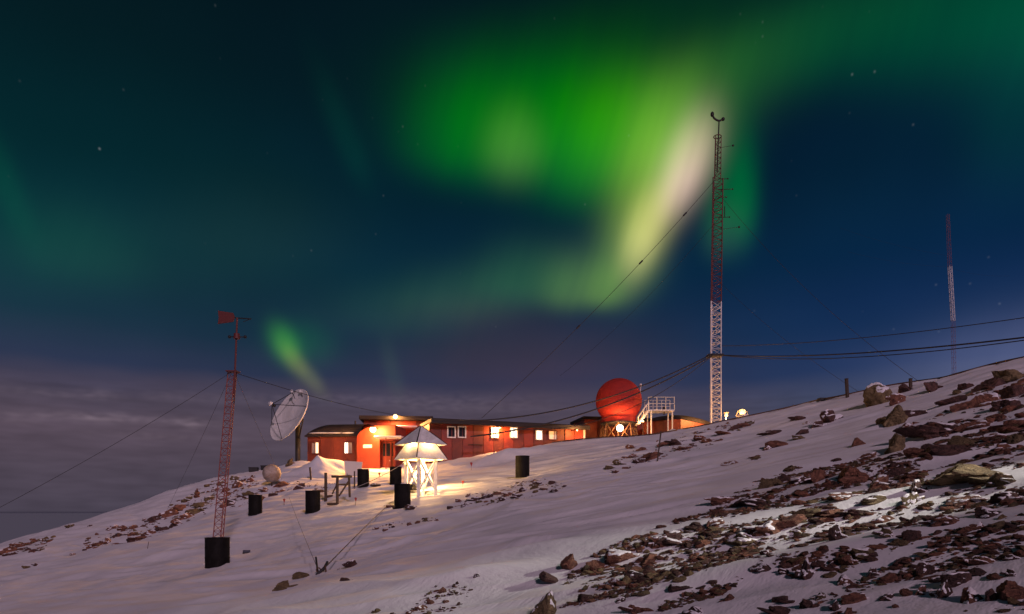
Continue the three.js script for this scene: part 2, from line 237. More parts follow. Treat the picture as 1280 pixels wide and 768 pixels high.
// ------------------------------------------------------------------ buildings
// a wall plane through two columns of the picture at given distances: local x runs along it, local z towards the viewer
function site(pxA, DA, pxB, DB) {
  const a = V((pxA - 640) / F * DA, 0, -DA), b = V((pxB - 640) / F * DB, 0, -DB), d = b.clone().sub(a), L = d.length(), turn = Math.atan2(-d.z, d.x), nx = d.x / L, nz = d.z / L;
  const hit = (px, py) => { const rx = (px - 640) / F, rz = -1, den = rx * nz - rz * nx, t = (a.x * nz - a.z * nx) / den; return { x: (rx * t - a.x) * nx + (rz * t - a.z) * nz, y: EYE + (640 - py) / F * t, D: t }; };
  return { a, turn, L, hit, x: (px) => hit(px, 500).x, y: (px, py) => hit(px, py).y };
}
// upright cladding panels with a gap between them, each a part
const panelCache = {};
function panels(parent, x0, x1, y0, y1, z, n, mats, holes = []) {
  const w = (x1 - x0) / n;
  for (let i = 0; i < n; i++) {
    const a = x0 + i * w + .012, b = x0 + (i + 1) * w - .012, key = (b - a).toFixed(3) + '|' + (y1 - y0).toFixed(3);
    const hs = holes.filter((h) => h[1] > a && h[0] < b);
    if (!hs.length) { panelCache[key] ??= new RoundedBoxGeometry(b - a, y1 - y0, .05, 1, .012); const m = part('wall_panel', panelCache[key], mats[i % mats.length], parent); m.position.set((a + b) / 2, (y0 + y1) / 2, z + .025 + .004 * ((i * 7) % 3)); continue; }
    const s = new THREE.Shape([new THREE.Vector2(a, y0), new THREE.Vector2(b, y0), new THREE.Vector2(b, y1), new THREE.Vector2(a, y1)]);
    for (const h of hs) { const l = Math.max(h[0], a + .02), r = Math.min(h[1], b - .02); if (r - l > .02) s.holes.push(new THREE.Path([new THREE.Vector2(l, h[2]), new THREE.Vector2(l, h[3]), new THREE.Vector2(r, h[3]), new THREE.Vector2(r, h[2])])); }
    const m = part('wall_panel', new THREE.ExtrudeGeometry(s, { depth: .05, bevelEnabled: false }), mats[i % mats.length], parent); m.position.z = z + .004 * ((i * 7) % 3);
  }
}
function windowAt(parent, x0, x1, y0, y1, z, paneMats, frameMat, fw = .06) {
  const g = new THREE.Group(); g.name = 'window'; parent.add(g);
  part('frame', mergeGeometries([boxG(x0 - fw, x1 + fw, y1, y1 + fw, z - .06, z + .09), boxG(x0 - fw, x1 + fw, y0 - fw, y0, z - .06, z + .10), boxG(x0 - fw, x0, y0, y1, z - .06, z + .09), boxG(x1, x1 + fw, y0, y1, z - .06, z + .09)]), frameMat, g);
  const n = paneMats.length, w = (x1 - x0) / n;
  paneMats.forEach((m, i) => part('pane', boxG(x0 + i * w + .01, x0 + (i + 1) * w - .01, y0, y1, z - .03, z - .01), m, g));
  if (n > 1) part('mullion', boxG(x0 + w - .02, x0 + w + .02, y0, y1, z - .05, z + .03), frameMat, g);
  return [x0 - fw + .01, x1 + fw - .01, y0 - fw + .01, y1 + fw - .01];
}
function room(parent, x0, x1, y0, y1, zBack, mat) { return part('shell', boxG(x0, x1, y0, y1, -zBack, -.10), mat, parent); }

{ // red hut with the rounded roof, beside the dish
  const s = site(384, 46.6, 450, 46.2), t = thing('red_hut', 'red hut with dark rounded roof and two small windows behind the peaked snowdrift', 'hut', s.a, s.turn);
  const y1 = s.y(415, 546), y0 = s.y(415, 596), X = s.x;
  const holes = [windowAt(t, X(389.5), X(398.5), s.y(394, 567), s.y(394, 553.5), 0, [M.frost, M.winLit], M.redB, .03), windowAt(t, X(430.5), X(440.5), s.y(435, 567), s.y(435, 553.5), 0, [M.winHot, M.frost], M.redB, .03)];
  room(t, .02, s.L - .02, y0, y1, 4, M.redB);
  panels(t, 0, s.L, y0, y1, -.05, 4, [M.redB], holes);
  // vaulted roof with a rounded end
  const n = 36, k = 22, p = [], ix = [], L = s.L + .25, hR = 1.35 * (546 - 532.5) * 46.4 / F, dep = 4.2;
  for (let i = 0; i <= n; i++) for (let j = 0; j <= k; j++) { const u = i / n, x = -.12 + L * u * u * .3 + L * u * .7, e = clamp(x / 1.5 + .08, 0, 1), h = hR * Math.sqrt(Math.max(0, 1 - (1 - e) ** 2)), a = Math.PI * j / k; p.push(x, y1 + h * Math.pow(Math.sin(a), .62) + .02, .14 - dep * (1 - Math.cos(a)) / 2); }
  for (let i = 0; i < n; i++) for (let j = 0; j < k; j++) { const a = i * (k + 1) + j, b = a + k + 1; ix.push(a, b, a + 1, b, b + 1, a + 1); }
  const g = new THREE.BufferGeometry(); g.setAttribute('position', new THREE.Float32BufferAttribute(p, 3)); g.setAttribute('uv', new THREE.Float32BufferAttribute(p.filter((_, q) => q % 3 < 2), 2)); g.setIndex(ix); g.computeVertexNormals();
  const roof = part('roof', g, M.roof, t);
  part('fascia', boxG(-.12, s.L + .1, y1 - .02, y1 + .10, .02, .18), M.roof, t);
  rod('vent_pipe', V(s.x(434), y1 + hR - .1, -1.6), V(s.x(434), y1 + hR + .28, -1.6), .05, M.roof, t);
  // thin snow lying along the eave
  part('eave_snow', mergeGeometries([0, 1, 2].map((i) => new THREE.SphereGeometry(1, 14, 8).scale(.75 - .15 * i, .05, .09).translate(.9 + i * 1.0, y1 + .235 - .01 * i, .13))), M.snow, t);
}
{ // entrance porch with the arched front, sign and lamp
  const s = site(446, 45.4, 494, 45.0), X = s.x, Y = (py) => s.y(470, py), t = thing('entrance_porch', 'orange entrance porch with arched front, white sign plate and dark glazed door', 'porch', s.a, s.turn);
  const sh = new THREE.Shape(), L = s.L, y0 = Y(598);
  sh.moveTo(0, y0); sh.lineTo(0, Y(548)); sh.bezierCurveTo(X(446.5), Y(541), X(454), Y(535), X(469), Y(532.5)); sh.lineTo(L, Y(532.5)); sh.lineTo(L, y0); sh.lineTo(X(492), y0); sh.lineTo(X(492), Y(551)); sh.lineTo(X(474.5), Y(551)); sh.lineTo(X(474.5), y0);
  part('arched_wall', new THREE.ExtrudeGeometry(sh, { depth: 2.2, bevelEnabled: true, bevelSize: .02, bevelThickness: .02, bevelSegments: 1 }).translate(0, 0, -2.2), M.red, t);
  part('door_recess', boxG(X(474.5), X(492), y0, Y(551), -.8, -.5), M.redB, t);
  const d = part('door', boxG(X(475), X(486), Y(586), Y(552), -.49, -.42), M.red, t);
  part('pane', boxG(X(476), X(485), Y(570), Y(554), -.43, -.40), M.glass, d); part('handle', boxG(X(484.4), X(485), Y(576.5), Y(575), -.42, -.36), M.galv, d);
  const w = part('side_window', boxG(X(487), X(491.6), Y(571), Y(552.5), -.49, -.42), M.redB, t); part('pane', boxG(X(487.5), X(491.2), Y(570), Y(554), -.43, -.40), M.glass, w);
  part('sign_plate', new RoundedBoxGeometry(X(465) - X(454), Y(556) - Y(560.3), .03, 1, .008).translate((X(465) + X(454)) / 2, (Y(556) + Y(560.3)) / 2, .035), M.white, t);
  part('canopy', new RoundedBoxGeometry(X(507) - X(474), .12, 1.1, 2, .03).translate((X(507) + X(474)) / 2, Y(548.5), .45), M.white, t);
  rod('canopy_post', V(X(488), y0, .9), V(X(488), Y(549.3), .9), .03, M.red, t);
  // lamp on its bracket
  const at = V(X(471.5), Y(539), .80).applyAxisAngle(UPV, s.turn).add(s.a);
  const l = thing('bulkhead_lamp', 'large glaring warm lamp on bracket above the white sign plate', 'lamp', at, s.turn);
  part('bulb', new THREE.SphereGeometry(.205, 20, 14), M.lampWarm, l); part('bracket', boxG(-.03, .03, .10, .16, -.79, .03), M.black, l); part('cowl', new THREE.CylinderGeometry(.09, .17, .09, 16).translate(0, .17, 0), M.black, l);
  lampLight(l, V(0, 0, 0), WARM, 75, 10);
  const beam = new THREE.SpotLight(WARM, 620, 0, .95, .9, 2); beam.position.set(0, 0, .06); beam.target.position.set(.5, -4.6, 4.6); beam.castShadow = true; beam.shadow.radius = 8; l.add(beam, beam.target);
}
{ // taller block behind the porch
  const s = site(454, 48.2, 537, 48.6), X = s.x, Y = (py) => s.y(495, py), t = thing('raised_block', 'brown red raised block with flat dark roof behind the entrance porch', 'building', s.a, s.turn);
  room(t, .02, s.L, Y(590), Y(526), 3.4, M.redB); panels(t, 0, s.L, Y(590), Y(526), -.05, 5, [M.redB, M.red]);
  part('roof', new RoundedBoxGeometry(s.L + .5, .28, 4.1, 2, .04).translate(s.L / 2, Y(523.4), -1.65), M.roof, t);
  part('ledge', new RoundedBoxGeometry(X(522) - X(488), .12, .9, 2, .03).translate((X(488) + X(522)) / 2, Y(535), .42), M.white, t);
  const at = V(X(495), Y(522.5), .62).applyAxisAngle(UPV, s.turn).add(s.a);
  const l = thing('eave_lamp', 'smaller warm lamp under the roof edge of the raised block', 'lamp', at, s.turn);
  part('bulb', new THREE.SphereGeometry(.15, 18, 12), M.lampWarm, l); part('bracket', boxG(-.025, .025, .02, .07, -.55, .0), M.black, l); lampLight(l, V(0, 0, 0), WARM, 40, 8); const beam = new THREE.SpotLight(WARM, 330, 0, .9, .9, 2); beam.position.set(0, 0, .06); beam.target.position.set(1.6, -4.2, 5); beam.castShadow = true; beam.shadow.radius = 6; l.add(beam, beam.target);
}
{ // long main building
  const s = site(538, 43, 729, 46.6), X = s.x, t = thing('main_building', 'long low red station building with flat dark roof and a row of windows', 'building', s.a, s.turn);
  const yT = s.y(540, 529.5), y0 = s.y(540, 590), c = X(667), e = X(706), L = s.L;
  const W = (x0, x1, py0, py1, mats, fr, z, fw) => { const m = (x0 + x1) / 2; return windowAt(t, X(x0), X(x1), s.y(m, py1), s.y(m, py0), z, mats, fr, fw); };
  const h1 = [W(560, 568, 534.5, 546.5, [M.glass], M.white, 0, .07), W(573.2, 581, 534.5, 546.5, [M.glass], M.white, 0, .07), W(614.3, 622, 535.5, 547, [M.winHot], M.white, 0, .05), W(638.2, 645.8, 535.5, 547, [M.winHot], M.white, 0, .05)];
  const h2 = [W(670.5, 677, 539, 549.5, [M.winHot], M.white, -.03, .05), W(686, 696, 539.5, 549.5, [M.winDim], M.redB, -.03, .04)];
  room(t, .02, L - .02, y0, yT - .04, 2.55, M.redB);
  panels(t, 0, c, y0, yT, -.05, 10, [M.redB, M.red, M.redB, M.red], h1);
  t.children.at(-1);
  panels(t, c, e, y0, yT, -.08, 3, [M.redB], h2.map((h) => h)); panels(t, e, L, y0, yT, 0, 2, [M.red]);
  // end wall that faces the porch lamp
  const end = new THREE.Group(); end.name = 'end_wall'; end.rotation.y = -Math.PI / 2; end.position.set(0, 0, -2.55); t.add(end); panels(end, 0, 2.5, y0, yT, .0, 2, [M.red]);
  part('roof', new RoundedBoxGeometry(L + .3, .26, 3.3, 2, .04).translate(L / 2 + .05, yT + .13, -1.03), M.roof, t);
  part('eave_board', boxG(-.1, L + .2, yT - .05, yT + .20, .623, .66), M.roof, t);
  part('corner_post', boxG(L - .02, L + .12, y0, yT + .03, -.1, .08), M.board, t);
  part('cable_duct', boxG(X(585), X(604), s.y(595, 556.6), s.y(595, 555.9), .02, .08), M.roof, t);
  // lamp under the eave between the lit windows
  for (const [px, py, cd, nm] of [[622, 530.8, 22, 'shaded lamp under the eave between the two bright windows']]) {
    const at = V(X(px), yT - .14, .42).applyAxisAngle(UPV, s.turn).add(s.a), l = thing('wall_lamp', nm, 'lamp', at, s.turn);
    part('bulb', new THREE.SphereGeometry(.05, 12, 8), M.lampWarm, l); part('shade', new THREE.CylinderGeometry(.06, .14, .08, 16, 1, true).translate(0, .05, 0), M.black, l); part('bracket', boxG(-.02, .02, .06, .1, -.42, 0), M.black, l); lampLight(l, V(0, 0, 0), WARM, cd, 3);
  }
  { const at = V(X(714), yT - .16, .95).applyAxisAngle(UPV, s.turn).add(s.a), l = thing('wall_lamp', 'small lamp beside the white corner post', 'lamp', at, s.turn); part('bulb', new THREE.SphereGeometry(.045, 12, 8), M.lampWarm, l); part('bracket', boxG(-.02, .02, .04, .08, -.95, 0), M.black, l); lampLight(l, V(0, 0, 0), WARM, 12, 3); }
}
{ // low store between the main building and the radome
  const s = site(730.5, 50, 812, 51), X = s.x, t = thing('red_store', 'plain red store with dark roof edge behind the round red dome', 'building', s.a, s.turn), yT = s.y(750, 525), y0 = s.y(750, 560);
  room(t, .02, s.L, y0, yT, 3, M.redB); panels(t, 0, s.L, y0, yT, -.05, 5, [M.red, M.redB]); part('roof', new RoundedBoxGeometry(s.L + .3, .2, 3.5, 2, .03).translate(s.L / 2, yT + .1, -1.5), M.roof, t);
  rod('vent_pipe', V(X(733), yT + .1, -.6), V(X(733), s.y(733, 519.5), -.6), .035, M.galv, t);
}
{ // radome on its legs
  const D = 47.5, k = D / F, c = P(773.5, 502, D), yb = P(0, 529, D).y, base = atPx(773.5, D, .2), t = thing('radome', 'round red radome dome standing on steel legs above a lamp', 'radome', base);
  const o = c.clone().sub(base), R = 28.6 * k, rs = 21.5 * k, prof = [];
  for (let i = 0; i <= 30; i++) { const a = Math.PI * i / 30 * .735; prof.push(new THREE.Vector2(R * Math.sin(a), o.y + R * Math.cos(a))); }
  prof.push(new THREE.Vector2(rs, yb - base.y + .3), new THREE.Vector2(rs, yb - base.y)); prof[0].x = 0;
  part('dome', new THREE.LatheGeometry(prof, 56), M.dome, t);
  for (let i = 0; i < 12; i++) { const pts = prof.slice(1).map((q) => V((q.x + .004) * Math.cos(i * Math.PI / 6), q.y, (q.x + .004) * Math.sin(i * Math.PI / 6))); part('seam', new THREE.TubeGeometry(new THREE.CatmullRomCurve3(pts), 40, .006, 5), M.dome, t); }
  for (const y of [yb - base.y + .3, o.y + .1]) part('seam', new THREE.TorusGeometry(y > o.y ? R + .004 : rs + .006, .014, 5, 56).rotateX(Math.PI / 2).translate(0, y, 0), M.dome, t);
  const pf = part('platform', new THREE.CylinderGeometry(rs + .06, rs + .06, .1, 40).translate(0, yb - base.y - .05, 0), M.roof, t);
  const n = 8, yf = 0, yp = yb - base.y - .1; for (let i = 0; i < n; i++) { const a = i / n * 2 * Math.PI + .2, b = (i + 1) / n * 2 * Math.PI + .2, ra = rs * .95, rb = rs * 1.18; rod('leg', V(Math.cos(a) * rb, yf, Math.sin(a) * rb), V(Math.cos(a) * ra, yp, Math.sin(a) * ra), .055, M.rust, t); rod('brace', V(Math.cos(a) * rb, yf + .15, Math.sin(a) * rb), V(Math.cos(b) * ra, yp, Math.sin(b) * ra), .04, M.rust, t); rod('brace', V(Math.cos(b) * rb, yf + .15, Math.sin(b) * rb), V(Math.cos(a) * ra, yp, Math.sin(a) * ra), .04, M.rust, t); }
  rod('lightning_rod', V(26 * k, o.y + .3, .3), V(26.2 * k, o.y + 20 * k, .3), .03, M.galv, t);
  part('rod_cap', new THREE.SphereGeometry(.08, 12, 8).translate(26.2 * k, o.y + 20 * k, .3), M.white, t);
  const at = P(775, 535.5, D - 1.35), l = thing('globe_lamp', 'round white glowing lamp hanging under the red dome', 'lamp', at);
  part('globe', new THREE.SphereGeometry(.235, 22, 16), M.lampWhite, l); part('hanger', rodG(V(0, .2, 0), V(0, yb - .05 - at.y, -.1), .02), M.black, l); lampLight(l, V(0, 0, 0), WARM, 34, 10);
}
{ // stair and railed platform beside the dome
  const D = 47, s = site(796, D, 842, D), X = s.x, Y = (py) => s.y(820, py), t = thing('stair_platform', 'pale steel stair and railed platform beside the red dome', 'platform', s.a, s.turn), z = .6, zb = -.7;
  part('deck', boxG(X(808), X(841), Y(515.2), Y(513.8), zb, z), M.galv, t);
  for (const zz of [z, zb]) { for (const px of [808.5, 819, 830, 840.5]) rod('post', V(X(px), Y(515), zz), V(X(px), Y(498.5), zz), .022, M.galv, t); for (const py of [498.5, 506.5]) rod('rail', V(X(808.5), Y(py), zz), V(X(840.5), Y(py), zz), .02, M.galv, t); }
  for (const zz of [z, z - .75]) { rod('stringer', V(X(796), Y(532), zz), V(X(809), Y(514.5), zz), .06, M.white, t); rod('handrail', V(X(796), Y(523), zz), V(X(809), Y(505), zz), .028, M.white, t); for (const q of [0, .5, 1]) rod('post', V(lerp(X(796), X(809), q), lerp(Y(532), Y(514.5), q), zz), V(lerp(X(796), X(809), q), lerp(Y(523), Y(505), q), zz), .025, M.white, t); }
  for (let i = 0; i < 8; i++) { const q = (i + .5) / 8; part('tread', boxG(-.13, .13, -.02, .02, z - .75, z).translate(lerp(X(796), X(809), q), lerp(Y(532), Y(514.5), q), 0), M.galv, t); }
  for (const px of [812, 838]) for (const zz of [z, zb]) rod('leg', V(X(px), Y(548), zz), V(X(px), Y(515), zz), .045, M.galv, t);
  rod('vent_pipe', V(X(831), Y(516), -.2), V(X(831), Y(508.5), -.2), .09, M.black, t);
  const at = P(804, 527, D - .9), l = thing('stair_lamp', 'small hidden lamp lighting the pale steel stair', 'lamp', at); part('bulb', new THREE.SphereGeometry(.05, 10, 8), M.lampWarm, l); part('stake', rodG(V(0, -1.4, 0), V(0, -.04, 0), .02), M.black, l); lampLight(l, V(0, 0, 0), PALE, 2.2, 3);
}
{ // low domed hall on the crest
  const C = P(851, 524, 47.5), A = P(803, 524, 49.2), B = P(901, 524, 52.5), t = thing('domed_hall', 'orange walled hall with low dark domed roof beside the stair platform', 'building', V(C.x, 0, C.z));
  const y1 = C.y, y0 = y1 - 2.4, wall = (p, q, n, nm) => { const d = V(q.x - p.x, 0, q.z - p.z), L = d.length(), g = new THREE.Group(); g.name = nm; g.position.set(p.x - C.x, 0, p.z - C.z); g.rotation.y = Math.atan2(-d.z, d.x); t.add(g); part('shell', boxG(0.02, L - .02, y0, y1 - .02, -.16, -.06), M.redB, g); panels(g, 0, L, y0, y1, -.05, n, [M.red, M.redB]); };
  wall(A, C, 3, 'front_wall'); wall(C, B, 3, 'side_wall');
  const Dn = A.clone().add(B).sub(C), n = 26, p = [], uvs = [], ix = [];
  for (let i = 0; i <= n; i++) for (let j = 0; j <= n; j++) { const u = i / n, v = j / n, q = C.clone().lerp(A, u).lerp(B.clone().lerp(Dn, u), v), a = 2 * u - 1, b = 2 * v - 1, h = .60 * Math.pow(Math.max(0, (1 - a * a) * (1 - b * b)), .42), ov = 1.02; p.push((q.x - C.x) * ov, y1 + .02 + h, (q.z - C.z) * ov); uvs.push(u * 5, v * 5); }
  for (let i = 0; i < n; i++) for (let j = 0; j < n; j++) { const a = i * (n + 1) + j, b = a + n + 1; ix.push(a, b, a + 1, b, b + 1, a + 1); }
  const g = new THREE.BufferGeometry(); g.setAttribute('position', new THREE.Float32BufferAttribute(p, 3)); g.setAttribute('uv', new THREE.Float32BufferAttribute(uvs, 2)); g.setIndex(ix); g.computeVertexNormals(); part('roof', g, M.roof, t);
  rod('roof_vent', V(-.7, y1 + .6, -2), V(-.7, y1 + 1.0, -2), .08, M.roof, t);
  const at = P(908, 519.5, 49), l = thing('floodlight', 'warm floodlight behind the snow crest beside the lattice mast', 'lamp', at); part('bulb', new THREE.SphereGeometry(.12, 16, 12), M.lampCrest, l); part('post', rodG(V(0, -2.6, -.06), V(0, -.1, -.06), .04), M.galv, l); part('cowl', new THREE.CylinderGeometry(.2, .12, .08, 14).translate(0, .17, 0), M.black, l); lampLight(l, V(0, 0, 0), WARM, 70, 8);
}
{ // caged half-round lantern on the crest
  const at = P(928, 519, 46), l = thing('crest_lantern', 'half round caged lantern glowing on the snow crest', 'lamp', at), R = .30;
  part('globe', new THREE.SphereGeometry(R * .68, 24, 16), M.lampCrest, l).position.y = .2;
  for (let i = 0; i < 4; i++) part('cage_hoop', new THREE.TorusGeometry(R * 1.3, .018, 6, 24, Math.PI).rotateY(i * Math.PI / 4), M.black, l);
  part('base', new THREE.CylinderGeometry(R * 1.35, R * 1.35, .1, 28).translate(0, -.05, 0), M.galv, l); rod('post', V(0, -2.4, 0), V(0, -.1, 0), .06, M.galv, l); lampLight(l, V(0, .2, 0), WARM, 46, 8);
}
{ // dish antenna: bowl turned up and to the left
  const D = 44.5, k = D / F, c = P(367.5, 522.5, D), base = atPx(372, D + 1.2, .3), t = thing('satellite_dish', 'large white dish antenna tilted skyward on a dark post beside the red hut', 'antenna', base);
  const dish = new THREE.Group(); dish.name = 'dish'; dish.position.copy(c.clone().sub(base)); t.add(dish);
  const R = 1.86, dep = .42, aim = V(-.60, .40, .69).normalize(); dish.quaternion.setFromUnitVectors(UPV, aim);
  const pr = []; for (let i = 0; i <= 22; i++) { const r = R * i / 22; pr.push(new THREE.Vector2(r, dep * (r / R) ** 2)); } pr.push(new THREE.Vector2(R + .03, dep + .02), new THREE.Vector2(R + .03, dep - .04)); for (let i = 22; i >= 0; i--) { const r = R * i / 22; pr.push(new THREE.Vector2(r, dep * (r / R) ** 2 - .05)); }
  part('reflector', new THREE.LatheGeometry(pr, 64), M.white, dish);
  const feed = V(0, 1.72, 0); for (let i = 0; i < 4; i++) { const a = i * Math.PI / 2 + .5; rod('feed_strut', V(Math.cos(a) * R, dep, Math.sin(a) * R), feed, .022, M.black, dish); }
  rod('feed_horn', feed.clone().add(V(0, -.25, 0)), feed.clone().add(V(0, .10, 0)), .085, M.black, dish); part('feed_cap', new THREE.CylinderGeometry(.13, .15, .12, 16).translate(0, 1.84, 0), M.white, dish);
  part('hub', new THREE.CylinderGeometry(.4, .55, .3, 20).translate(0, -.16, 0), M.black, dish);
  const hub = c.clone().sub(base).add(aim.clone().multiplyScalar(-.35)); const top = V(.0, hub.y - .15, 0);
  rod('post', V(0, 0, 0), top, .17, M.black, t); rod('yoke', top, hub, .13, M.black, t); rod('actuator', V(.12, hub.y - 1.1, .1), c.clone().sub(base).add(V(.55, -.1, -.1)), .045, M.black, t);
  part('foot', new THREE.CylinderGeometry(.5, .6, .3, 18).translate(0, .15, 0), M.black, t);
  const e = aim.clone();
  for (const [px, py] of [[364.5, 489.5], [375, 489.5]]) { const q = P(px, py, D).sub(base); const edge = P(px + 4, py + 9, D - .1).sub(base); rod('sensor_arm', edge, q, .025, M.black, t); part('sensor_dome', new THREE.SphereGeometry(.11, 14, 10).translate(q.x, q.y, q.z), M.white, t); }
}
{ // louvred screen: two pyramid roofs on crossed legs
  const D = 26.5, k = D / F, b = atPx(526, D, .05), t = thing('pyramid_shelter', 'white pyramid roofed instrument shelter on crossed legs lit from within', 'shelter', b);
  const y = (py) => EYE + (640 - py) / F * D - b.y, spin = .78 + .02;
  const pyr = (yb, yt, rb, rt, name) => { const g = new THREE.Group(); g.name = name; g.rotation.y = 0; t.add(g); const cor = (i, r) => { const a = spin + i * Math.PI / 2 + Math.PI / 4; return V(Math.cos(a) * r, 0, Math.sin(a) * r); };
    for (let i = 0; i < 4; i++) { const A = cor(i, rb), B = cor(i + 1, rb), C2 = cor(i + 1, rt), D2 = cor(i, rt), th = .025, nrm = A.clone().add(B).normalize().multiplyScalar(th); const P8 = [V(A.x, yb, A.z), V(B.x, yb, B.z), V(C2.x, yt, C2.z), V(D2.x, yt, D2.z)], Q8 = P8.map((v) => v.clone().sub(V(nrm.x, th, nrm.z))); const ps = [], f = (a1, a2, a3, a4) => [a1, a2, a3, a1, a3, a4].forEach((v) => ps.push(v.x, v.y, v.z)); f(...P8); f(Q8[3], Q8[2], Q8[1], Q8[0]); for (let q = 0; q < 4; q++) f(P8[(q + 1) % 4], P8[q], Q8[q], Q8[(q + 1) % 4]); const ge = new THREE.BufferGeometry(); ge.setAttribute('position', new THREE.Float32BufferAttribute(ps, 3)); ge.setAttribute('uv', new THREE.Float32BufferAttribute(ps.filter((_, z) => z % 3 < 2), 2)); ge.computeVertexNormals(); part('roof_panel', ge, M.white, g); rod('hip_cover', V(A.x, yb, A.z), V(D2.x, yt, D2.z), .022, M.roof, g); } };
  pyr(y(556), y(533), 33 * k, .04, 'upper_roof'); pyr(y(574.3), y(545.5), 33.5 * k, 12 * k, 'lower_roof');
  const rl = 18.5 * k; const cor = [0, 1, 2, 3].map((i) => { const a = spin + i * Math.PI / 2 + Math.PI / 4; return V(Math.cos(a) * rl, 0, Math.sin(a) * rl); });
  cor.forEach((c) => part('leg', boxG(-.062, .062, -.15, y(572), -.062, .062).translate(c.x, 0, c.z), M.white, t));
  for (let i = 0; i < 4; i++) { const a = cor[i], c = cor[(i + 1) % 4], yl = y(614), yh = y(575); rod('cross_brace', V(a.x, yl, a.z), V(c.x, yh, c.z), .042, M.white, t); rod('cross_brace', V(c.x, yl, c.z), V(a.x, yh, a.z), .042, M.white, t); part('top_rail', rodG(V(a.x, yh + .02, a.z), V(c.x, yh + .02, c.z), .035), M.white, t); }
  rod('centre_mast', V(0, y(572), 0), V(0, y(540), 0), .03, M.white, t);
  for (let i = 0; i < 4; i++) { const a = spin + i * Math.PI / 2, r = 22.5 * k / Math.SQRT2, at = V(b.x + Math.cos(a) * r, b.y + y(553), b.z + Math.sin(a) * r), l = thing('shelter_lamp', 'small lamp tucked between the two pyramid roofs of the white shelter', 'lamp', at, 0, 'lamps inside the pyramid shelter'); part('bulb', new THREE.SphereGeometry(.035, 14, 10), M.lampWarm, l); part('stem', rodG(V(0, .03, 0), V(-Math.cos(a) * .06, .17, -Math.sin(a) * .06), .01), M.black, l); lampLight(l, V(0, 0, 0), PALE, 2.6, 1.5); }
  { const at = V(b.x, b.y + y(583), b.z), l = thing('hanging_lamp', 'lamp hanging among the white legs under the pyramid shelter', 'lamp', at); part('bulb', new THREE.SphereGeometry(.04, 14, 10), M.lampWarm, l); part('cord', rodG(V(0, .04, 0), V(0, y(546) - y(583), 0), .008), M.black, l); lampLight(l, V(0, 0, 0), PALE, 15, 2); }
  // ground floodlight aimed through the legs
  const fp = ground(517.5, 615), fl = thing('ground_floodlight', 'small dark floodlight lying on the snow under the pyramid shelter', 'lamp', fp.clone().add(V(0, .12, 0)), -1.0);
  part('housing', new RoundedBoxGeometry(.42, .24, .2, 2, .03).translate(0, .06, .06), M.black, fl); part('lens', boxG(-.17, .17, -.02, .14, -.052, -.042), M.lampWarm, fl); part('stand', boxG(-.2, .2, -.16, -.12, -.02, .14), M.black, fl);
  const sp = new THREE.SpotLight(PALE, 120, 0, .98, .7, 2); sp.position.set(0, .06, -.09); sp.target.position.set(0, .10, -3); sp.castShadow = true; sp.shadow.radius = 3; fl.add(sp, sp.target);
}

// ------------------------------------------------------------------ lattice masts
function lattice(t, p0, p1, w0, w1, bays, turn, mats, legR, brR) {   // mats: function of the fraction of height
  const ax = p1.clone().sub(p0), cor = (q, i) => { const r = lerp(w0, w1, q) / Math.sqrt(3), a = turn + i * 2 * Math.PI / 3; return p0.clone().addScaledVector(ax, q).add(V(Math.cos(a) * r, 0, Math.sin(a) * r)); };
  const per = 5; let g = null;
  for (let b = 0; b < bays; b++) {
    const q0 = b / bays, q1 = (b + 1) / bays, mat = mats((q0 + q1) / 2);
    if (!g || b % per === 0 || g.userData.m !== mat) { g = new THREE.Group(); g.name = 'mast_section'; t.add(g); g.userData.m = mat; let e = b; while (e < bays && e < (Math.floor(b / per) + 1) * per && mats((e + .5) / bays) === mat) e++; for (let i = 0; i < 3; i++) rod('leg', cor(q0, i), cor(e / bays, i), legR, mat, g); }
    for (let i = 0; i < 3; i++) { const j = (i + 1) % 3; rod('rung', cor(q0, i), cor(q0, j), brR, mat, g); rod('brace', b % 2 ? cor(q0, i) : cor(q0, j), b % 2 ? cor(q1, j) : cor(q1, i), brR, mat, g); }
  }
  t.traverse((o) => { delete o.userData.m; });
}
const mastAt = {};
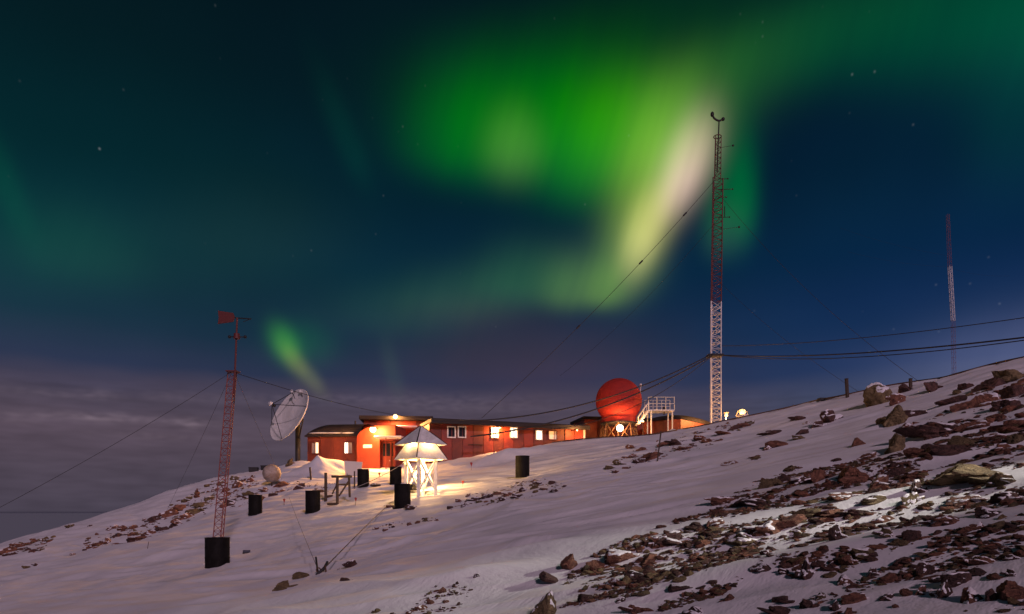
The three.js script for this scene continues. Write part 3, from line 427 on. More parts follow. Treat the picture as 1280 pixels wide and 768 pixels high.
{ // tall mast on the crest
  const D = 46, foot = P(893, 540, D), t = thing('lattice_mast', 'tall lattice mast on the crest, white below and dark red above', 'mast', foot), L = (px, py) => P(px, py, D).sub(foot);
  lattice(t, L(893, 540), L(893.6, 378), .74, .72, 22, .35, () => M.mastWhite, .042, .017);
  lattice(t, L(893.6, 378), L(896, 224), .72, .70, 20, .35, () => M.mastDark, .042, .017);
  lattice(t, L(896, 224), L(897, 172), .46, .42, 8, .35, () => M.mastDark, .026, .014);
  part('head_frame', new THREE.TorusGeometry(.25, .03, 6, 18).rotateX(Math.PI / 2).translate(L(897, 171).x, L(897, 171).y, 0), M.mastDark, t);
  rod('sensor_pole', L(896.5, 215), L(899, 151), .045, M.black, t);
  const a = L(890.5, 143), b = L(899, 151), c = L(904, 149); part('wind_sensor', new THREE.TubeGeometry(new THREE.CatmullRomCurve3([a, L(893, 148), b, c]), 24, .065, 8), M.black, t);
  part('sensor_head', new THREE.SphereGeometry(.15, 14, 10).scale(.8, 1.2, .8).translate(a.x, a.y, 0), M.black, t); part('sensor_tail', new THREE.SphereGeometry(.12, 14, 10).translate(c.x, c.y, 0), M.black, t);
  for (const [py, l] of [[224, 10], [237, 16], [247, 8], [272, 12]]) { rod('side_arm', L(898, py), L(900 + l, py - .5), .022, M.black, t); const q = L(900 + l, py - .5); part('arm_sensor', new THREE.SphereGeometry(.05, 10, 8).translate(q.x, q.y, 0), M.black, t); }
  rod('whip', L(906, 272), L(906, 258), .03, M.black, t); for (const [px, py] of [[916.5, 182], [924, 284]]) { const q = L(px, py), w = L(py < 200 ? 899 : 901, py + 3); rod('side_arm', w, q, .012, M.black, t); part('arm_sensor', new THREE.SphereGeometry(.07, 10, 8).translate(q.x, q.y, q.z), M.black, t); }
  part('cable_clamp', boxG(-.5, .5, -.06, .06, -.4, .4).translate(L(893.4, 445).x, L(893.4, 445).y, 0), M.black, t);
  mastAt.tall = (px, py) => P(px, py, D);
}
{ // wind mast standing in a drum
  const D = 21, foot = ground(271.5, 703), k = foot.z / -21, t = thing('wind_mast', 'slim leaning red lattice wind mast with vane rising from a drum', 'mast', foot), L = (px, py) => P(px, py, -foot.z).sub(foot);
  lattice(t, L(272, 690), L(291, 466), .30, .26, 26, .9, () => M.mastRed, .016, .008);
  part('top_plate', boxG(-.17, .17, -.015, .015, -.16, .16).translate(L(291, 465).x, L(291, 465).y, 0), M.mastDark, t);
  rod('vane_pole', L(294.5, 498).add(V(0, 0, .14)), L(298.5, 399).add(V(0, 0, .14)), .028, M.mastDark, t);
  const z = .14, q = (px, py) => { const v = L(px, py); return new THREE.Vector2(v.x, v.y); };
  part('vane_tail', new THREE.ExtrudeGeometry(new THREE.Shape([q(275, 390.5), q(293.5, 393.5), q(295.5, 398), q(293.5, 404), q(274.8, 406.5), q(276, 399)]), { depth: .03, bevelEnabled: true, bevelSize: .006, bevelThickness: .006, bevelSegments: 1 }).translate(0, 0, z - .015), M.mastDark, t);
  rod('vane_arm', L(294, 399).add(V(0, 0, z)), L(316, 400.5).add(V(0, 0, z)), .02, M.black, t);
  rod('vane_strut', L(306, 404).add(V(0, 0, z)), L(314, 401).add(V(0, 0, z)), .01, M.black, t);
  rod('cross_arm', L(288.5, 422.5).add(V(0, 0, z)), L(309, 423).add(V(0, 0, z)), .018, M.black, t); part('cup_body', new THREE.CylinderGeometry(.085, .10, .16, 14).translate(L(298, 422).x, L(298, 422).y, z), M.mastDark, t);
  for (const px of [289, 308.5]) { const v = L(px, 422.8); part('cup', new THREE.SphereGeometry(.05, 10, 8).translate(v.x, v.y, z), M.black, t); }
  mastAt.wind = (px, py) => P(px, py, -foot.z); mastAt.windD = -foot.z;
}
{ // distant mast
  const D = 120, foot = P(1192, 480, D), t = thing('distant_mast', 'faint distant mast, white in the middle and red at both ends', 'mast', foot), L = (px, py) => P(px, py, D).sub(foot);
  lattice(t, L(1193, 480), L(1191.6, 401), .62, .62, 12, .1, () => M.mastRed, .018, .012); lattice(t, L(1191.6, 401), L(1187.5, 333), .62, .62, 12, .1, () => M.mastWhite, .05, .03); lattice(t, L(1187.5, 333), L(1185, 268), .62, .5, 12, .1, () => M.mastRed, .02, .012);
  for (const [a, b, l] of [[[1187, 334], [1060, 315], 'faint guy wire of the distant mast running from its white top'], [[1187, 320], [1050, 285], 'faint guy wire of the distant mast running from its red upper part'], [[1187.5, 335], [1262, 345], 'short faint guy wire of the distant mast facing the hill']]) solo('guy_wire', cableG(P(...a, D), P(...b, D), .5, .008, 20), M.cable, l, 'wire');
}
// ------------------------------------------------------------------ cables and guys
const wire = (name, a, b, sag, r, label, group) => solo(name, cableG(a, b, sag, r), M.cable, label, 'cable', group);
{
  const m = mastAt.tall, hub = m(889, 444).add(V(0, 0, .42)), hub2 = m(889, 446).add(V(0, 0, .42)), hubR = m(900, 446).add(V(0, 0, .42));
  wire('power_cable', hub, P(598, 526, 42.6), .9, .042, 'upper black cable sagging from the tall mast to the main building roof');
  wire('power_cable', hub2, P(588, 546, 42.0), .95, .046, 'lower black cable sagging from the tall mast to the main building wall');
  wire('power_cable', m(888, 447).add(V(0, 0, .4)), P(640, 536.5, 42.6), 1.5, .022, 'thin black cable hanging just above the lower cable');
  wire('power_cable', hubR, P(1330, 416, 24), .35, .034, 'heavy black cable running from the tall mast over the stony hill');
  wire('power_cable', m(900, 446.5).add(V(0, 0, .46)), P(1330, 418.5, 24), .5, .022, 'thin black line hanging under the heavy hill cable');
  wire('power_cable', m(900, 434.5).add(V(0, 0, .42)), P(1330, 390, 25), .3, .017, 'upper thin black cable running from the tall mast over the stony hill');
  wire('guy_wire', m(892, 228).add(V(0, 0, .3)), P(602, 523, 43), .5, .016, 'long straight guy wire from the tall mast top to the main building roof');
  for (const q of [.135, .33, .6]) { const a = m(892, 228).add(V(0, 0, .3)), b = P(602, 523, 43), d = b.clone().sub(a).normalize(), c = a.clone().lerp(b, q); c.y -= 2 * q * (1 - q); solo('guy_insulator', rodG(c.clone().addScaledVector(d, -.16), c.clone().addScaledVector(d, .16), .055), M.black, 'small black insulator strung on the long straight guy wire', 'insulator', 'insulators on the long guy wire'); }
  wire('guy_wire', m(891, 282), P(700, 470, 60), .6, .010, 'faint second guy wire behind the long straight one');
  wire('guy_wire', m(897, 240), P(1150, 478, 34), .8, .010, 'faint guy wire from the tall mast towards the boulders on the crest');
  wire('guy_wire', m(897, 350), P(1080, 494, 34.5), .4, .008, 'low faint guy wire from the tall mast towards the wooden post');
  const w = mastAt.wind;
  wire('mast_guy', w(288, 466), P(-30, 650, 17), .12, .006, 'guy wire from the wind mast running out over the sea side');
  wire('mast_guy', w(289, 467), ground(205, 645), .06, .005, 'steep guy wire from the wind mast down to the dark rocks');
  wire('mast_guy', w(293, 467), ground(352, 600), .06, .005, 'guy wire from the wind mast towards the white ball');
  wire('mast_guy', w(296, 467), P(600, 524, 43), .55, .010, 'guy wire from the wind mast to the main building roof');
  // stay rods in the open snow
  const a = ground(404, 716), b = ground(482, 638); wire('stay_cable', a.clone().add(V(0, .06, 0)), b.clone().add(V(0, .10, 0)), -.02, .011, 'dark stay cable stretched over the snow below the drums');
  const st = thing('stay_turnbuckle', 'black turnbuckle at the lower end of the dark stay cable', 'turnbuckle', a); rod('body', V(0, .05, 0), b.clone().sub(a).multiplyScalar(.035).add(V(0, .12, 0)), .026, M.black, st); rod('shackle', V(-.12, -.05, .05), V(.02, .09, 0), .028, M.black, st); rod('anchor_pin', V(.07, -.12, 0), V(.04, .13, .02), .016, M.rust, st);
  const c = ground(398, 717), d = ground(361, 634); wire('stay_cable', c.clone().add(V(0, .05, 0)), d.clone().add(V(0, .45, 0)), .05, .005, 'thin stay cable rising from the brown rocks to the small red pennant');
  const pin = thing('anchor_pin', 'short rusty anchor pin at the foot of the thin stay cable', 'anchor', c); rod('rod', V(0, -.1, 0), c.clone().lerp(d, .04).sub(c).add(V(0, .2, 0)), .02, M.black, pin); part('eye', new THREE.TorusGeometry(.04, .012, 6, 14).translate(0, .06, 0), M.rust, pin);
  // pale rope from the shelter
  const r0 = P(508, 577, 26.2), r1 = ground(432, 614); solo('rope', cableG(r0, r1.add(V(0, .02, 0)), .12, .014), M.board, 'pale rope slung from the pyramid shelter to the snow', 'rope'); part('rope_knot', new THREE.SphereGeometry(.06, 10, 8).translate(P(505, 579.5, 26.3).x, P(505, 579.5, 26.3).y, -26.3), M.board, scene.children.at(-1));
  // pipe lying along the crest
  const pts = []; for (const px of [690, 730, 770, 800, 830, 855, 880, 905, 935, 965, 995, 1022, 1052, 1083, 1115, 1145, 1174, 1206, 1240, 1280, 1330]) { let best = null, bs = -1e9; for (let D = 14; D < 47; D += .12) { const x = (px - 640) / F * D, y = HG(x, -D), s = (y - EYE) / D; if (s > bs) { bs = s; best = V(x, y + .02, -D); } } pts.push(best); }
  solo('crest_hose', new THREE.TubeGeometry(new THREE.CatmullRomCurve3(pts), 260, .04, 7), M.rust, 'dark brown hose lying along the crest of the snow hill', 'hose');
}
// ------------------------------------------------------------------ drums
const drumG = (() => { const p = [[0, 0], [.285, 0], [.292, .012], [.285, .03], [.285, .28], [.296, .295], [.285, .31], [.285, .57], [.296, .585], [.285, .60], [.285, .855], [.293, .868], [.293, .882], [.282, .882], [.278, .866], [.276, .855]]; return new THREE.LatheGeometry(p.map((q) => new THREE.Vector2(...q)), 36); })();
const lidG = new THREE.CylinderGeometry(.277, .277, .01, 32).translate(0, .852, 0), bungG = new THREE.CylinderGeometry(.03, .03, .03, 12).translate(.17, .862, .05);
function drum(px, py, label, o = {}) { const p = ground(px, py), t = thing('oil_drum', label, 'drum', p.add(V(0, -.05, 0)), rr(0, 6), 'oil drums standing on the snow'); const s = (o.h ?? 1); t.scale.set(s * (o.w ?? 1), s, s * (o.w ?? 1)); t.rotation.z = o.tilt ?? 0; const b = part('body', drumG, M.drum, t); part('lid', lidG, M.drum, t); part('bung', bungG, M.rust, t); return t; }
drum(271.5, 708, 'wide black oil drum holding the foot of the red wind mast', { w: 1.18, h: .98 });
drum(319, 643, 'black oil drum between the wind mast and the white ball');
drum(391, 640, 'slightly leaning black oil drum beside the wooden trestle', { tilt: -.05 });
drum(454, 608, 'black oil drum in front of the white board near the porch');
drum(494.5, 605, 'black oil drum in front of the porch door');
drum(503, 635, 'black oil drum on bare stones in front of the pyramid shelter', { h: 1.03 });
drum(653, 596, 'lone black oil drum on the open snow right by the stony streak', { h: 1.04 });
drum(527, 603, 'black oil drum seen through the legs of the pyramid shelter', { h: .95 });

{ // white ball on a stalk
  const p = ground(339.5, 608), t = thing('white_ball_marker', 'pale ball on a short stalk among brown rocks', 'marker', p), R = 11.2 * -p.z / F, y = (608 - 592) * -p.z / F;
  part('ball', new THREE.SphereGeometry(R, 28, 20).translate(0, y, 0), std({ color: lin(.50, .42, .36), roughness: .7, map: rep(patchTex([.8, .76, .72], [1, 1, 1], 4, 3), 2), bumpMap: rep(bumpTex, 2), bumpScale: .03 }), t); rod('stalk', V(0, -.15, 0), V(0, y - R * .9, 0), .04, M.wood, t);
}
{ // posts and trestle
  const post = (px, pyT, pyB, r, label, tilt = 0) => { const p = ground(px, pyB), h = (pyB - pyT) * -p.z / F, t = thing('post', label, 'post', p); const m = part('shaft', new RoundedBoxGeometry(r * 2, h + .2, r * 2, 1, r * .25).translate(0, h / 2 - .1, 0), M.wood, t); part('cap', new RoundedBoxGeometry(r * 2.3, .03, r * 2.3, 1, .01).translate(0, h + .01, 0), M.black, t); t.rotation.z = tilt; return t; };
  post(407, 592, 627, .055, 'dark upright post between the leaning drum and the trestle');
  post(388.5, 585, 600, .045, 'short dark stake in front of the peaked snowdrift', .08);
  post(463, 572, 586, .03, 'thin stake against the bright porch wall', -.06);
  post(443, 590, 611, .03, 'thin dark post behind the trestle beside the white board');
  post(1059.5, 474, 497, .065, 'weathered wooden post standing on the hill crest', .05);
  post(1138.5, 474, 484, .05, 'short pale post between boulders on the hill crest');
  post(822, 540, 576, .022, 'thin bare stick in the snow above the rock streak', -.12);
  post(184, 678, 686, .008, 'tiny twig stuck in the snow behind the wind mast', -.2);
  const p = ground(421.5, 631), q = ground(437, 618), t = thing('wooden_trestle', 'dark timber trestle frame standing on the snow beside a drum', 'trestle', p), k = -p.z / F, Q = (px, py, D = -p.z) => P(px, py, D).sub(p);
  rod('upright', V(0, -.1, 0), Q(421.5, 596), .06, M.wood, t); rod('upright', Q(437, 622, -p.z + 1), Q(436, 594, -p.z + 1), .05, M.wood, t); rod('crossbar', Q(415, 596), Q(439, 596, -p.z + 1), .055, M.wood, t); rod('brace', Q(424, 620), Q(437, 600, -p.z + 1), .035, M.wood, t); rod('brace', Q(415, 618), Q(421, 606), .03, M.wood, t); rod('lower_bar', Q(422, 606), Q(436, 606, -p.z + 1), .035, M.wood, t); rod('sill', Q(409, 630.5), Q(423, 630), .05, M.wood, t);
}
{ // white board, dark boxes
  const p = ground(441, 596, 30), t = thing('white_board', 'pale board propped on the snow in front of the red hut', 'board', p), k = -p.z / F; part('sheet', new THREE.ExtrudeGeometry(new THREE.Shape([new THREE.Vector2(-9 * k, 1 * k), new THREE.Vector2(9.5 * k, 0), new THREE.Vector2(11.5 * k, 18 * k), new THREE.Vector2(-11 * k, 19.5 * k)]), { depth: .05, bevelEnabled: true, bevelSize: .01, bevelThickness: .01, bevelSegments: 1 }), M.board, t); for (const x of [-7, 7]) rod('leg', V(x * k, -.2, .08), V(x * k, 17 * k, -.04), .03, M.wood, t); t.rotation.x = -.1;
  for (const [px, py, w, l] of [[317, 588, 11, 'black box on the snow rim above the white ball'], [331.5, 583, 9, 'smaller black box next to the dish foot on the snow rim']]) { const q = ground(px, py, 25) ?? atPx(px, 43), kk = -q.z / F, b = thing('equipment_case', l, 'case', q, rr(-.2, .2)); part('body', new RoundedBoxGeometry(w * kk, 5.5 * kk, .4, 2, .04).translate(0, 2.4 * kk, 0), M.black, b); part('lid', new RoundedBoxGeometry(w * kk * 1.04, 1.2 * kk, .43, 2, .02).translate(0, 5.2 * kk, 0), M.black, b); }
  const c = ground(1034, 501, 15) ?? atPx(1034, 36), kk = -c.z / F, b = thing('crest_case', 'long low black case with pale end lying on the hill crest', 'case', c, .05); part('body', new RoundedBoxGeometry(22 * kk, 3.4 * kk, .35, 2, .03).translate(0, 1.4 * kk, 0), M.black, b); part('end_cap', new RoundedBoxGeometry(2.2 * kk, 2.6 * kk, .3, 2, .03).translate(12.2 * kk, 1.5 * kk, 0), M.white, b);
  const d = ground(246, 622), kd = -d.z / F, cn = thing('cairn', 'small reddish cairn of stacked stones above the dark rocks', 'cairn', d); for (const [y, r] of [[1, 4.5], [4.6, 3.6], [7.8, 2.6], [10.2, 1.7]]) part('stone', rockGeo(3), M.rockA, cn).scale.set(r * kd, r * kd * .7, r * kd), cn.children.at(-1).position.y = y * kd, cn.children.at(-1).rotation.y = y;
  const e = ground(308, 692), kp = -e.z / F, pn = thing('snow_covered_plate', 'small dark blue plate half buried in snow beside the wind mast drum', 'plate', e, .3); part('sheet', new RoundedBoxGeometry(9 * kp, 5 * kp, .05, 1, .01).rotateX(-.5).translate(0, 1.5 * kp, 0), std({ color: lin(.03, .035, .06), roughness: .5 }), pn); part('rim', boxG(-4.6 * kp, 4.6 * kp, -.02, .03, .02, .05), M.black, pn);
  const cap = ground(259.5, 708), cp = thing('survey_pin', 'tiny white capped pin at the foot of the wide drum', 'pin', cap.add(V(0, 0, .2))); rod('pin', V(0, -.05, 0), V(0, .07, 0), .012, M.white, cp); part('cap', new THREE.CylinderGeometry(.055, .055, .03, 14).translate(0, .08, 0), M.white, cp);
}
// pennants on short canes
for (const [px, py, top, l] of [[355, 632, 624, 'small red pennant where the thin stay cable ends'], [444.5, 632, 622.5, 'small red pennant below the trestle'], [589, 588, 578.5, 'small red pennant in front of the main building'], [578.5, 609, 601.5, 'small dark pennant standing in the lamplit snow'], [474, 597, 591, 'small dark pennant in front of the porch']]) {
  const p = ground(px, py), k = -p.z / F, h = (py - top) * k, t = thing('pennant', l, 'pennant', p, rr(-.3, .3)); rod('cane', V(0, -.1, 0), V(0, h + .03, 0), .008, M.wood, t);
  const s = 3.4 * k; part('cloth', new THREE.ExtrudeGeometry(new THREE.Shape([new THREE.Vector2(-s * .5, h), new THREE.Vector2(s * .5, h), new THREE.Vector2(s * .05, h - s * 1.6)]), { depth: .012, bevelEnabled: false }), M.flag, t);
}
// flood lamp beyond the edge of the frame that rakes the stones
{
  const x = 8.8, z = -5.9, p = standAt(x, z), t = thing('slope_floodlight', 'floodlight on a post raking white light across the stones', 'lamp', p), h = 1.9; rod('post', V(0, -.2, 0), V(0, h, 0), .04, M.galv, t);
  const target = standAt(1.4, -7.2).add(V(0, .1, 0)).sub(p), dir = target.clone().sub(V(0, h, 0)).normalize(); part('housing', rodG(V(0, h, 0).addScaledVector(dir, -.15), V(0, h, 0).addScaledVector(dir, .06), .13, 18), M.black, t); part('lens', rodG(V(0, h, 0).addScaledVector(dir, .062), V(0, h, 0).addScaledVector(dir, .072), .11, 18), glow(1, .96, .82, 5), t);
  const s = new THREE.SpotLight(new THREE.Color(1, .95, .82), 190, 0, .25, 1, 2); s.position.set(0, h, 0).addScaledVector(dir, .1); s.target.position.copy(target); s.castShadow = true; s.shadow.radius = 3; t.add(s, s.target);
}
const rockMats = [M.rockA, M.rockC, M.rockA, M.rockB, M.rockC];
function rockOn(p, w, h, d, o, label, group) {   // half sunk in the snow
  const vi = o.v ?? Math.floor(rnd() * 10.6), mat = o.m ?? rockMats[Math.floor(rnd() * 5)], snowy = rnd() < .6 && !o.bare;
  if (group) { label = label.replace('ROCK', `${vi >= 10 ? 'peaked' : h / w < .4 ? 'flat' : 'blocky'} ${mat === M.rockA ? 'reddish brown' : mat === M.rockB ? 'olive brown' : 'dark brown'} rock ${snowy ? 'with snow lodged on it' : 'bare of snow'}`); }
  const m = solo('rock', rockGeo(vi), mat, label, 'rock', group);
  m.scale.set(w / 1.6, h / 1.15, d / 1.6); m.rotation.set(rr(-.2, .2), rr(-.5, .5) + (rnd() < .5 ? 0 : Math.PI), rr(-.25, .1) + (o.lean ?? 0)); m.position.copy(p).add(V(0, h * (o.up ?? .02), 0)); if (snowy) part('snow_cap', capGeos[vi % 14], M.snow, m); return m;
}
const pxRock = (px, py, w, h, label, group, o = {}) => { const p = ground(px, py + h * .3); if (!p) return; const k = -p.z / F; return rockOn(p, w * k * .92, h * k * 1.0, w * k * rr(.5, .9), o, label, group); };
let nRock = 0;
const single = [[675, 764, 34, 34, 'pale pointed boulder standing alone at the lower edge of the stones', { m: M.rockB, up: .2, v: 12 }], [712, 704, 22, 20, 'upright reddish block at the tip of the stony field', { m: M.rockA, up: .35 }], [744, 706, 30, 16, 'leaning reddish slab beside the upright block', { m: M.rockA, lean: .5 }], [690, 722, 34, 8, 'thin flat slab sloping below the upright block', { m: M.rockC, lean: .35 }],
  [1120, 520, 36, 24, 'pointed brown boulder alone in smooth snow on the hill', { m: M.rockB, up: .22, v: 11 }], [1122, 556, 30, 26, 'pointed brown boulder above the broken ledge', { m: M.rockB, up: .22, v: 10 }], [1072, 553, 20, 14, 'small brown rock alone in smooth snow', { m: M.rockA }], [1036, 522, 20, 17, 'dark block at the end of the thin rock ridge', { m: M.rockC, up: .3 }], [1022, 530, 26, 10, 'flat dark rock beside the block on the thin ridge', {}],
  [1102, 497, 36, 22, 'big pale faced boulder on the crest', { m: M.rockB, up: .3 }], [1122, 500, 24, 14, 'dark boulder leaning on the big crest boulder', {}], [1167, 483, 28, 15, 'round dark boulder on the crest beside a short pale post', { m: M.rockC }], [1133, 486, 22, 9, 'low dark rock on the crest beside the short pale post', {}],
  [1215, 590, 96, 24, 'long brown ledge block in the stony field', { m: M.rockB, up: .05, v: 1, bare: 1 }], [1065, 590, 44, 26, 'large square brown block in the stony field', { m: M.rockA, v: 9 }], [1262, 736, 36, 30, 'large brown boulder at the lower corner of the stones', { m: M.rockA, up: .1, v: 9 }], [1214, 745, 30, 20, 'reddish boulder next to the large lower boulder', { m: M.rockA }], [1240, 743, 18, 20, 'pale angular stone between the two lower boulders', { m: M.rockC }],
  [1195, 724, 42, 16, 'long brown rock above the reddish boulder', { m: M.rockC }], [1178, 738, 22, 22, 'split brown stone beside the reddish boulder', { m: M.rockC }], [1162, 711, 28, 18, 'brown rounded stone above the split stone', { m: M.rockC }], [1224, 700, 34, 14, 'flat brown stone in smooth snow above the boulders', { m: M.rockA }], [1262, 696, 22, 10, 'dark grey stone alone in smooth snow', { m: M.rockC }],
  [1008, 714, 22, 26, 'pointed dark brown stone among small rubble', { m: M.rockC, up: .22, v: 13 }], [1046, 670, 22, 16, 'dark upright stone in the bright snow patch', { m: M.rockC, up: .35 }], [870, 762, 32, 14, 'dark brown rock at the lower edge of the snow', { m: M.rockC }], [980, 748, 28, 10, 'grey flat stone above the lower rocks', { m: M.rockC }], [975, 762, 34, 14, 'dark layered rock below the grey flat stone', { m: M.rockC }], [1044, 758, 14, 14, 'small dark cube stone near the lower edge', { m: M.rockC, up: .3 }], [1068, 744, 40, 12, 'wide brown slab over smooth snow', { m: M.rockA }], [1060, 765, 20, 12, 'brown stone cut by the lower edge', { m: M.rockA }],
  [379, 719, 22, 9, 'brown rock beside the anchor pin', { m: M.rockB }], [353, 732, 32, 13, 'brown pointed rock below the anchor pin', { m: M.rockB, lean: .25 }], [438, 706, 14, 9, 'dark rock beside the turnbuckle', { m: M.rockC, up: .25 }], [433, 724, 16, 6, 'flat rock in the snow below the turnbuckle', {}], [471, 763, 12, 8, 'small brown rock at the lower edge of the open snow', { m: M.rockB }], [595, 720, 8, 5, 'tiny rock alone on the wind packed snow', {}]];
for (const [px, py, w, h, l, o] of single) { pxRock(px, py, w * .95, h * 1.05, l, undefined, o); nRock++; }
// rocks that only their place tells apart, by stretch of the slope: picked ones first
const sets = {
  field: ['ROCK in the wide stony field', 'rocks of the stony field'],
  crest: ['ROCK on the upper hill', 'rocks of the upper hill'],
  streak: ['ROCK in the streak below the tall mast', 'rocks of the streak below the mast'],
  drumStreak: ['ROCK in the streak below the lone drum', 'rocks of the streak below the lone drum'],
  sea: ['ROCK on the seaward shoulder', 'rocks of the seaward shoulder'],
  low: ['ROCK loose on the open lower snow', 'stones on the open lower snow'],
  dish: ['ROCK near the white ball', 'rocks round the dish'],
};
const pick = (set, list) => { for (const [px, py, w, h] of list) { if (pxRock(px, py, w, h, ...sets[set])) nRock++; } };
pick('field', [[775, 692, 40, 16], [812, 697, 30, 14], [840, 670, 44, 15], [822, 676, 22, 12], [870, 655, 26, 9], [892, 653, 24, 10], [905, 640, 30, 9], [905, 625, 36, 9], [930, 628, 26, 12], [950, 627, 40, 10], [962, 605, 28, 14], [978, 598, 20, 12], [930, 670, 40, 16], [960, 658, 46, 16], [985, 650, 40, 14], [1010, 640, 40, 12], [878, 673, 18, 9], [790, 713, 24, 10], [800, 719, 34, 10], [768, 726, 20, 12], [733, 746, 22, 12], [775, 750, 12, 7], [795, 760, 26, 12], [805, 740, 26, 6], [850, 733, 30, 8], [910, 748, 18, 9], [960, 690, 18, 8], [952, 707, 26, 12], [980, 714, 18, 8], [1000, 668, 24, 12], [1040, 640, 36, 12], [1070, 640, 30, 10], [1100, 650, 30, 10], [1055, 620, 40, 12], [1095, 622, 40, 12], [1140, 625, 30, 16], [1145, 608, 24, 18], [1025, 596, 30, 16], [1000, 600, 24, 12], [1100, 600, 36, 14], [1120, 590, 30, 12], [1085, 570, 26, 9], [1150, 565, 30, 10], [1205, 625, 40, 14], [1235, 640, 34, 14], [1255, 600, 40, 16], [1262, 620, 36, 18], [1180, 650, 40, 12], [1215, 660, 34, 12], [1250, 655, 30, 12], [1110, 665, 30, 12], [1140, 670, 26, 14], [1080, 690, 36, 14], [1060, 700, 26, 12], [1130, 700, 30, 10], [1090, 715, 22, 12], [1115, 722, 30, 16], [1055, 725, 20, 14], [1040, 705, 18, 10], [1110, 745, 24, 8], [1120, 757, 10, 6], [1135, 740, 18, 8], [1152, 737, 20, 12], [1245, 720, 22, 8], [1265, 716, 20, 10], [1225, 715, 30, 8], [1010, 755, 22, 14], [1025, 745, 20, 9]]);
pick('crest', [[1190, 500, 30, 12], [1240, 478, 44, 22], [1262, 470, 40, 24], [1230, 500, 40, 22], [1258, 505, 36, 16], [1205, 508, 34, 12], [1268, 488, 30, 20], [1208, 482, 20, 7], [1198, 490, 10, 6], [1160, 540, 46, 16], [1185, 535, 40, 16], [1215, 532, 44, 14], [1265, 530, 40, 14], [1245, 545, 34, 12], [1210, 552, 36, 14], [1190, 560, 50, 14], [1165, 560, 20, 10], [1270, 548, 24, 12], [1255, 560, 36, 12], [1150, 515, 36, 8], [1135, 532, 20, 7], [1003, 540, 28, 8], [975, 555, 30, 9], [998, 547, 18, 8], [965, 540, 22, 6], [998, 523, 18, 5], [1010, 528, 12, 5], [988, 584, 16, 9], [1046, 574, 12, 5], [1074, 574, 10, 4], [1105, 575, 10, 4], [946, 572, 14, 5], [1120, 570, 24, 7], [915, 578, 26, 5], [945, 571, 14, 4], [960, 560, 14, 6]]);
pick('streak', [[762, 584, 12, 6], [775, 578, 16, 6], [790, 570, 22, 7], [800, 575, 18, 7], [812, 570, 22, 8], [800, 562, 18, 5], [822, 567, 16, 6], [830, 555, 22, 7], [845, 552, 24, 6], [855, 560, 24, 5], [867, 556, 18, 5], [875, 547, 20, 7], [885, 550, 14, 5], [905, 540, 20, 5], [918, 535, 26, 8], [930, 531, 24, 6], [938, 528, 14, 4], [870, 540, 14, 4], [790, 558, 14, 5], [770, 589, 10, 4], [782, 585, 10, 5]]);
pick('drumStreak', [[563, 634, 9, 5], [573, 626, 10, 5], [594, 623, 14, 6], [608, 620, 14, 6], [622, 617, 16, 6], [636, 617, 16, 7], [646, 620, 16, 6], [655, 612, 12, 6], [668, 609, 14, 6], [672, 604, 10, 5], [690, 603, 10, 7], [694, 613, 12, 4], [706, 608, 6, 3], [471, 660, 7, 5], [482, 662, 8, 4], [488, 656, 5, 4], [512, 655, 6, 4], [522, 653, 8, 5], [532, 650, 8, 6], [546, 650, 7, 4], [580, 632, 9, 4], [585, 619, 8, 4], [600, 627, 9, 4], [630, 624, 12, 4]]);
pick('sea', [[8, 688, 22, 7], [25, 682, 20, 6], [40, 678, 14, 5], [14, 692, 20, 5], [88, 657, 16, 4], [52, 675, 8, 4], [62, 676, 7, 4], [91, 693, 8, 4], [115, 682, 12, 6], [135, 676, 14, 9], [122, 680, 12, 5], [140, 659, 14, 6], [155, 660, 14, 6], [168, 658, 14, 6], [150, 668, 18, 5], [112, 657, 6, 3], [121, 668, 5, 3], [110, 673, 5, 3], [195, 647, 24, 10], [210, 642, 22, 9], [225, 634, 24, 9], [240, 640, 20, 8], [232, 645, 20, 8], [250, 630, 20, 8], [222, 652, 14, 6], [205, 660, 18, 6], [190, 665, 20, 6], [175, 672, 18, 5], [165, 674, 16, 5], [235, 623, 18, 7], [262, 622, 14, 6], [268, 612, 10, 5], [275, 604, 10, 5], [284, 612, 12, 6], [300, 605, 18, 10], [296, 597, 14, 6], [290, 626, 16, 10], [314, 600, 10, 6], [280, 632, 10, 6], [216, 657, 10, 5], [181, 650, 8, 4], [34, 709, 10, 3], [45, 706, 9, 3]]);
pick('dish', [[312, 616, 18, 8], [352, 605, 20, 8], [325, 621, 20, 7], [375, 607, 20, 9], [352, 613, 10, 6], [362, 578, 14, 10], [378, 572, 12, 8], [350, 580, 12, 6], [332, 612, 14, 6], [342, 618, 12, 5], [398, 614, 14, 5], [412, 620, 10, 4], [470, 606, 14, 5], [500, 634, 18, 4], [516, 634, 18, 4], [488, 633, 12, 3]]);
pick('low', [[552, 738, 11, 8], [566, 742, 10, 5], [540, 752, 12, 7], [525, 760, 18, 8], [535, 766, 14, 6], [558, 752, 8, 5], [573, 755, 9, 5], [553, 760, 9, 6], [548, 745, 8, 4], [572, 729, 5, 5], [581, 734, 4, 3], [512, 766, 8, 5], [490, 767, 6, 4], [545, 733, 5, 3], [424, 711, 4, 3]]);
pick('drumStreak', []);
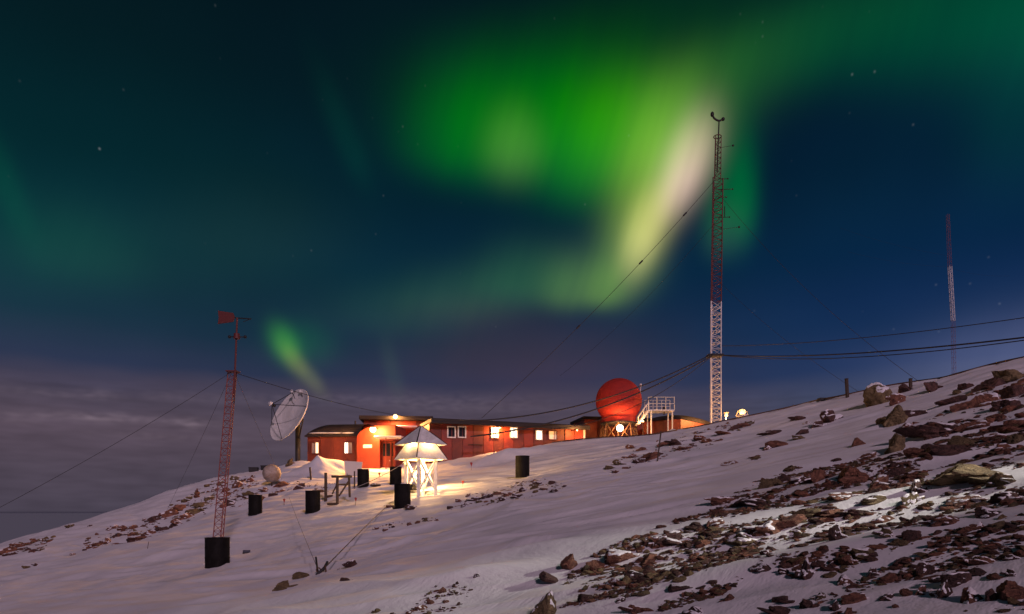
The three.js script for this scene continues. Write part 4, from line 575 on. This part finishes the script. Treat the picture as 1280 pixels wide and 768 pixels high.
// the remaining stones of each stretch, too many to count
const inside = (poly, x, z) => { let c = false; for (let i = 0, j = poly.length - 1; i < poly.length; j = i++) { const [a, b] = poly[i], [e, f] = poly[j]; if ((b > z) !== (f > z) && x < ((e - a) * (z - b)) / (f - b) + a) c = !c; } return c; };
const zone = (pts) => pts.map(([px, py]) => { const p = ground(px, py); return p ? [p.x, p.z] : null; }).filter(Boolean);
const zones = [
  [zone([[700, 735], [720, 705], [770, 680], [840, 655], [890, 640], [935, 610], [985, 585], [1060, 578], [1140, 566], [1200, 545], [1300, 525], [1340, 640], [1200, 655], [1120, 690], [1060, 715], [1000, 725], [930, 700], [860, 725], [790, 735]]), 9500, .009, .080, 1.5],
  [zone([[700, 760], [730, 735], [800, 720], [900, 690], [960, 700], [900, 745], [830, 765]]), 1300, .010, .05, 1.3],
  [zone([[1020, 690], [1200, 660], [1330, 650], [1330, 768], [1010, 768], [1000, 720]]), 700, .010, .06, .9],
  [zone([[1120, 545], [1180, 515], [1240, 470], [1320, 470], [1320, 540], [1220, 560]]), 700, .03, .17, 1.2],
  [zone([[755, 592], [790, 560], [850, 545], [930, 526], [940, 532], [880, 560], [800, 582]]), 330, .03, .13, 1.3],
  [zone([[555, 640], [600, 615], [660, 602], [700, 598], [705, 614], [640, 626], [580, 636]]), 300, .03, .12, 1.2],
  [zone([[465, 664], [475, 655], [540, 645], [555, 652], [490, 664]]), 70, .02, .07, 1.2],
  [zone([[180, 655], [225, 625], [270, 600], [320, 595], [330, 625], [270, 640], [220, 660], [170, 678], [100, 690], [110, 672]]), 700, .04, .20, 1.3],
  [zone([[500, 768], [530, 745], [560, 728], [590, 735], [570, 765]]), 160, .008, .04, 1.1],
  [zone([[0, 694], [30, 676], [70, 670], [50, 690]]), 160, .05, .2, 1.2],
  [zone([[335, 620], [350, 602], [420, 605], [430, 622], [380, 612]]), 160, .03, .1, 1.1],
];
{
  const lists = stoneGeos.map(() => []), m4 = new THREE.Matrix4(), q = new THREE.Quaternion(), e = new THREE.Euler();
  for (const [poly, n, s0, s1, clump] of zones) {
    const xs = poly.map((p) => p[0]), zs = poly.map((p) => p[1]), x0 = Math.min(...xs), x1 = Math.max(...xs), z0 = Math.min(...zs), z1 = Math.max(...zs);
    for (let i = 0, tries = 0; i < n && tries < n * 60; tries++) {
      const x = rr(x0, x1), z = rr(z0, z1); if (!inside(poly, x, z)) continue;
      const c = N3(x * .8 * clump, z * 1.6 * clump, 11) + .5 * N3(x * 2.3, z * 4, 3); if (c < rr(-.15, .35)) continue;
      const s = s0 + (s1 - s0) * Math.pow(rnd(), 3.0), y = HG(x, z); e.set(rr(-.4, .4), rr(0, 6.28), rr(-.4, .4)); q.setFromEuler(e);
      m4.compose(V(x, y + s * rr(-.35, .1), z), q, V(s * rr(.8, 1.7), s * rr(.4, .9), s * rr(.7, 1.2))); lists[i % 7].push([m4.clone(), rnd()]); i++;
    }
  }
  lists.forEach((l, k) => { const im = new THREE.InstancedMesh(stoneGeos[k], [M.rockA, M.rockC, M.rockB, M.rockA, M.rockC, M.rockA, M.rockB][k], l.length); l.forEach(([m, t], i) => { im.setMatrixAt(i, m); im.setColorAt(i, lin(.6 + t * .9, .6 + t * .8, .6 + t * .7)); }); im.name = numbered('scree'); im.userData = { kind: 'stuff', label: 'small brown stones scattered in streaks over the snow', category: 'stones', group: 'small stones' }; im.castShadow = im.receiveShadow = true; scene.add(im); });
}
renderer.render(scene, camera);
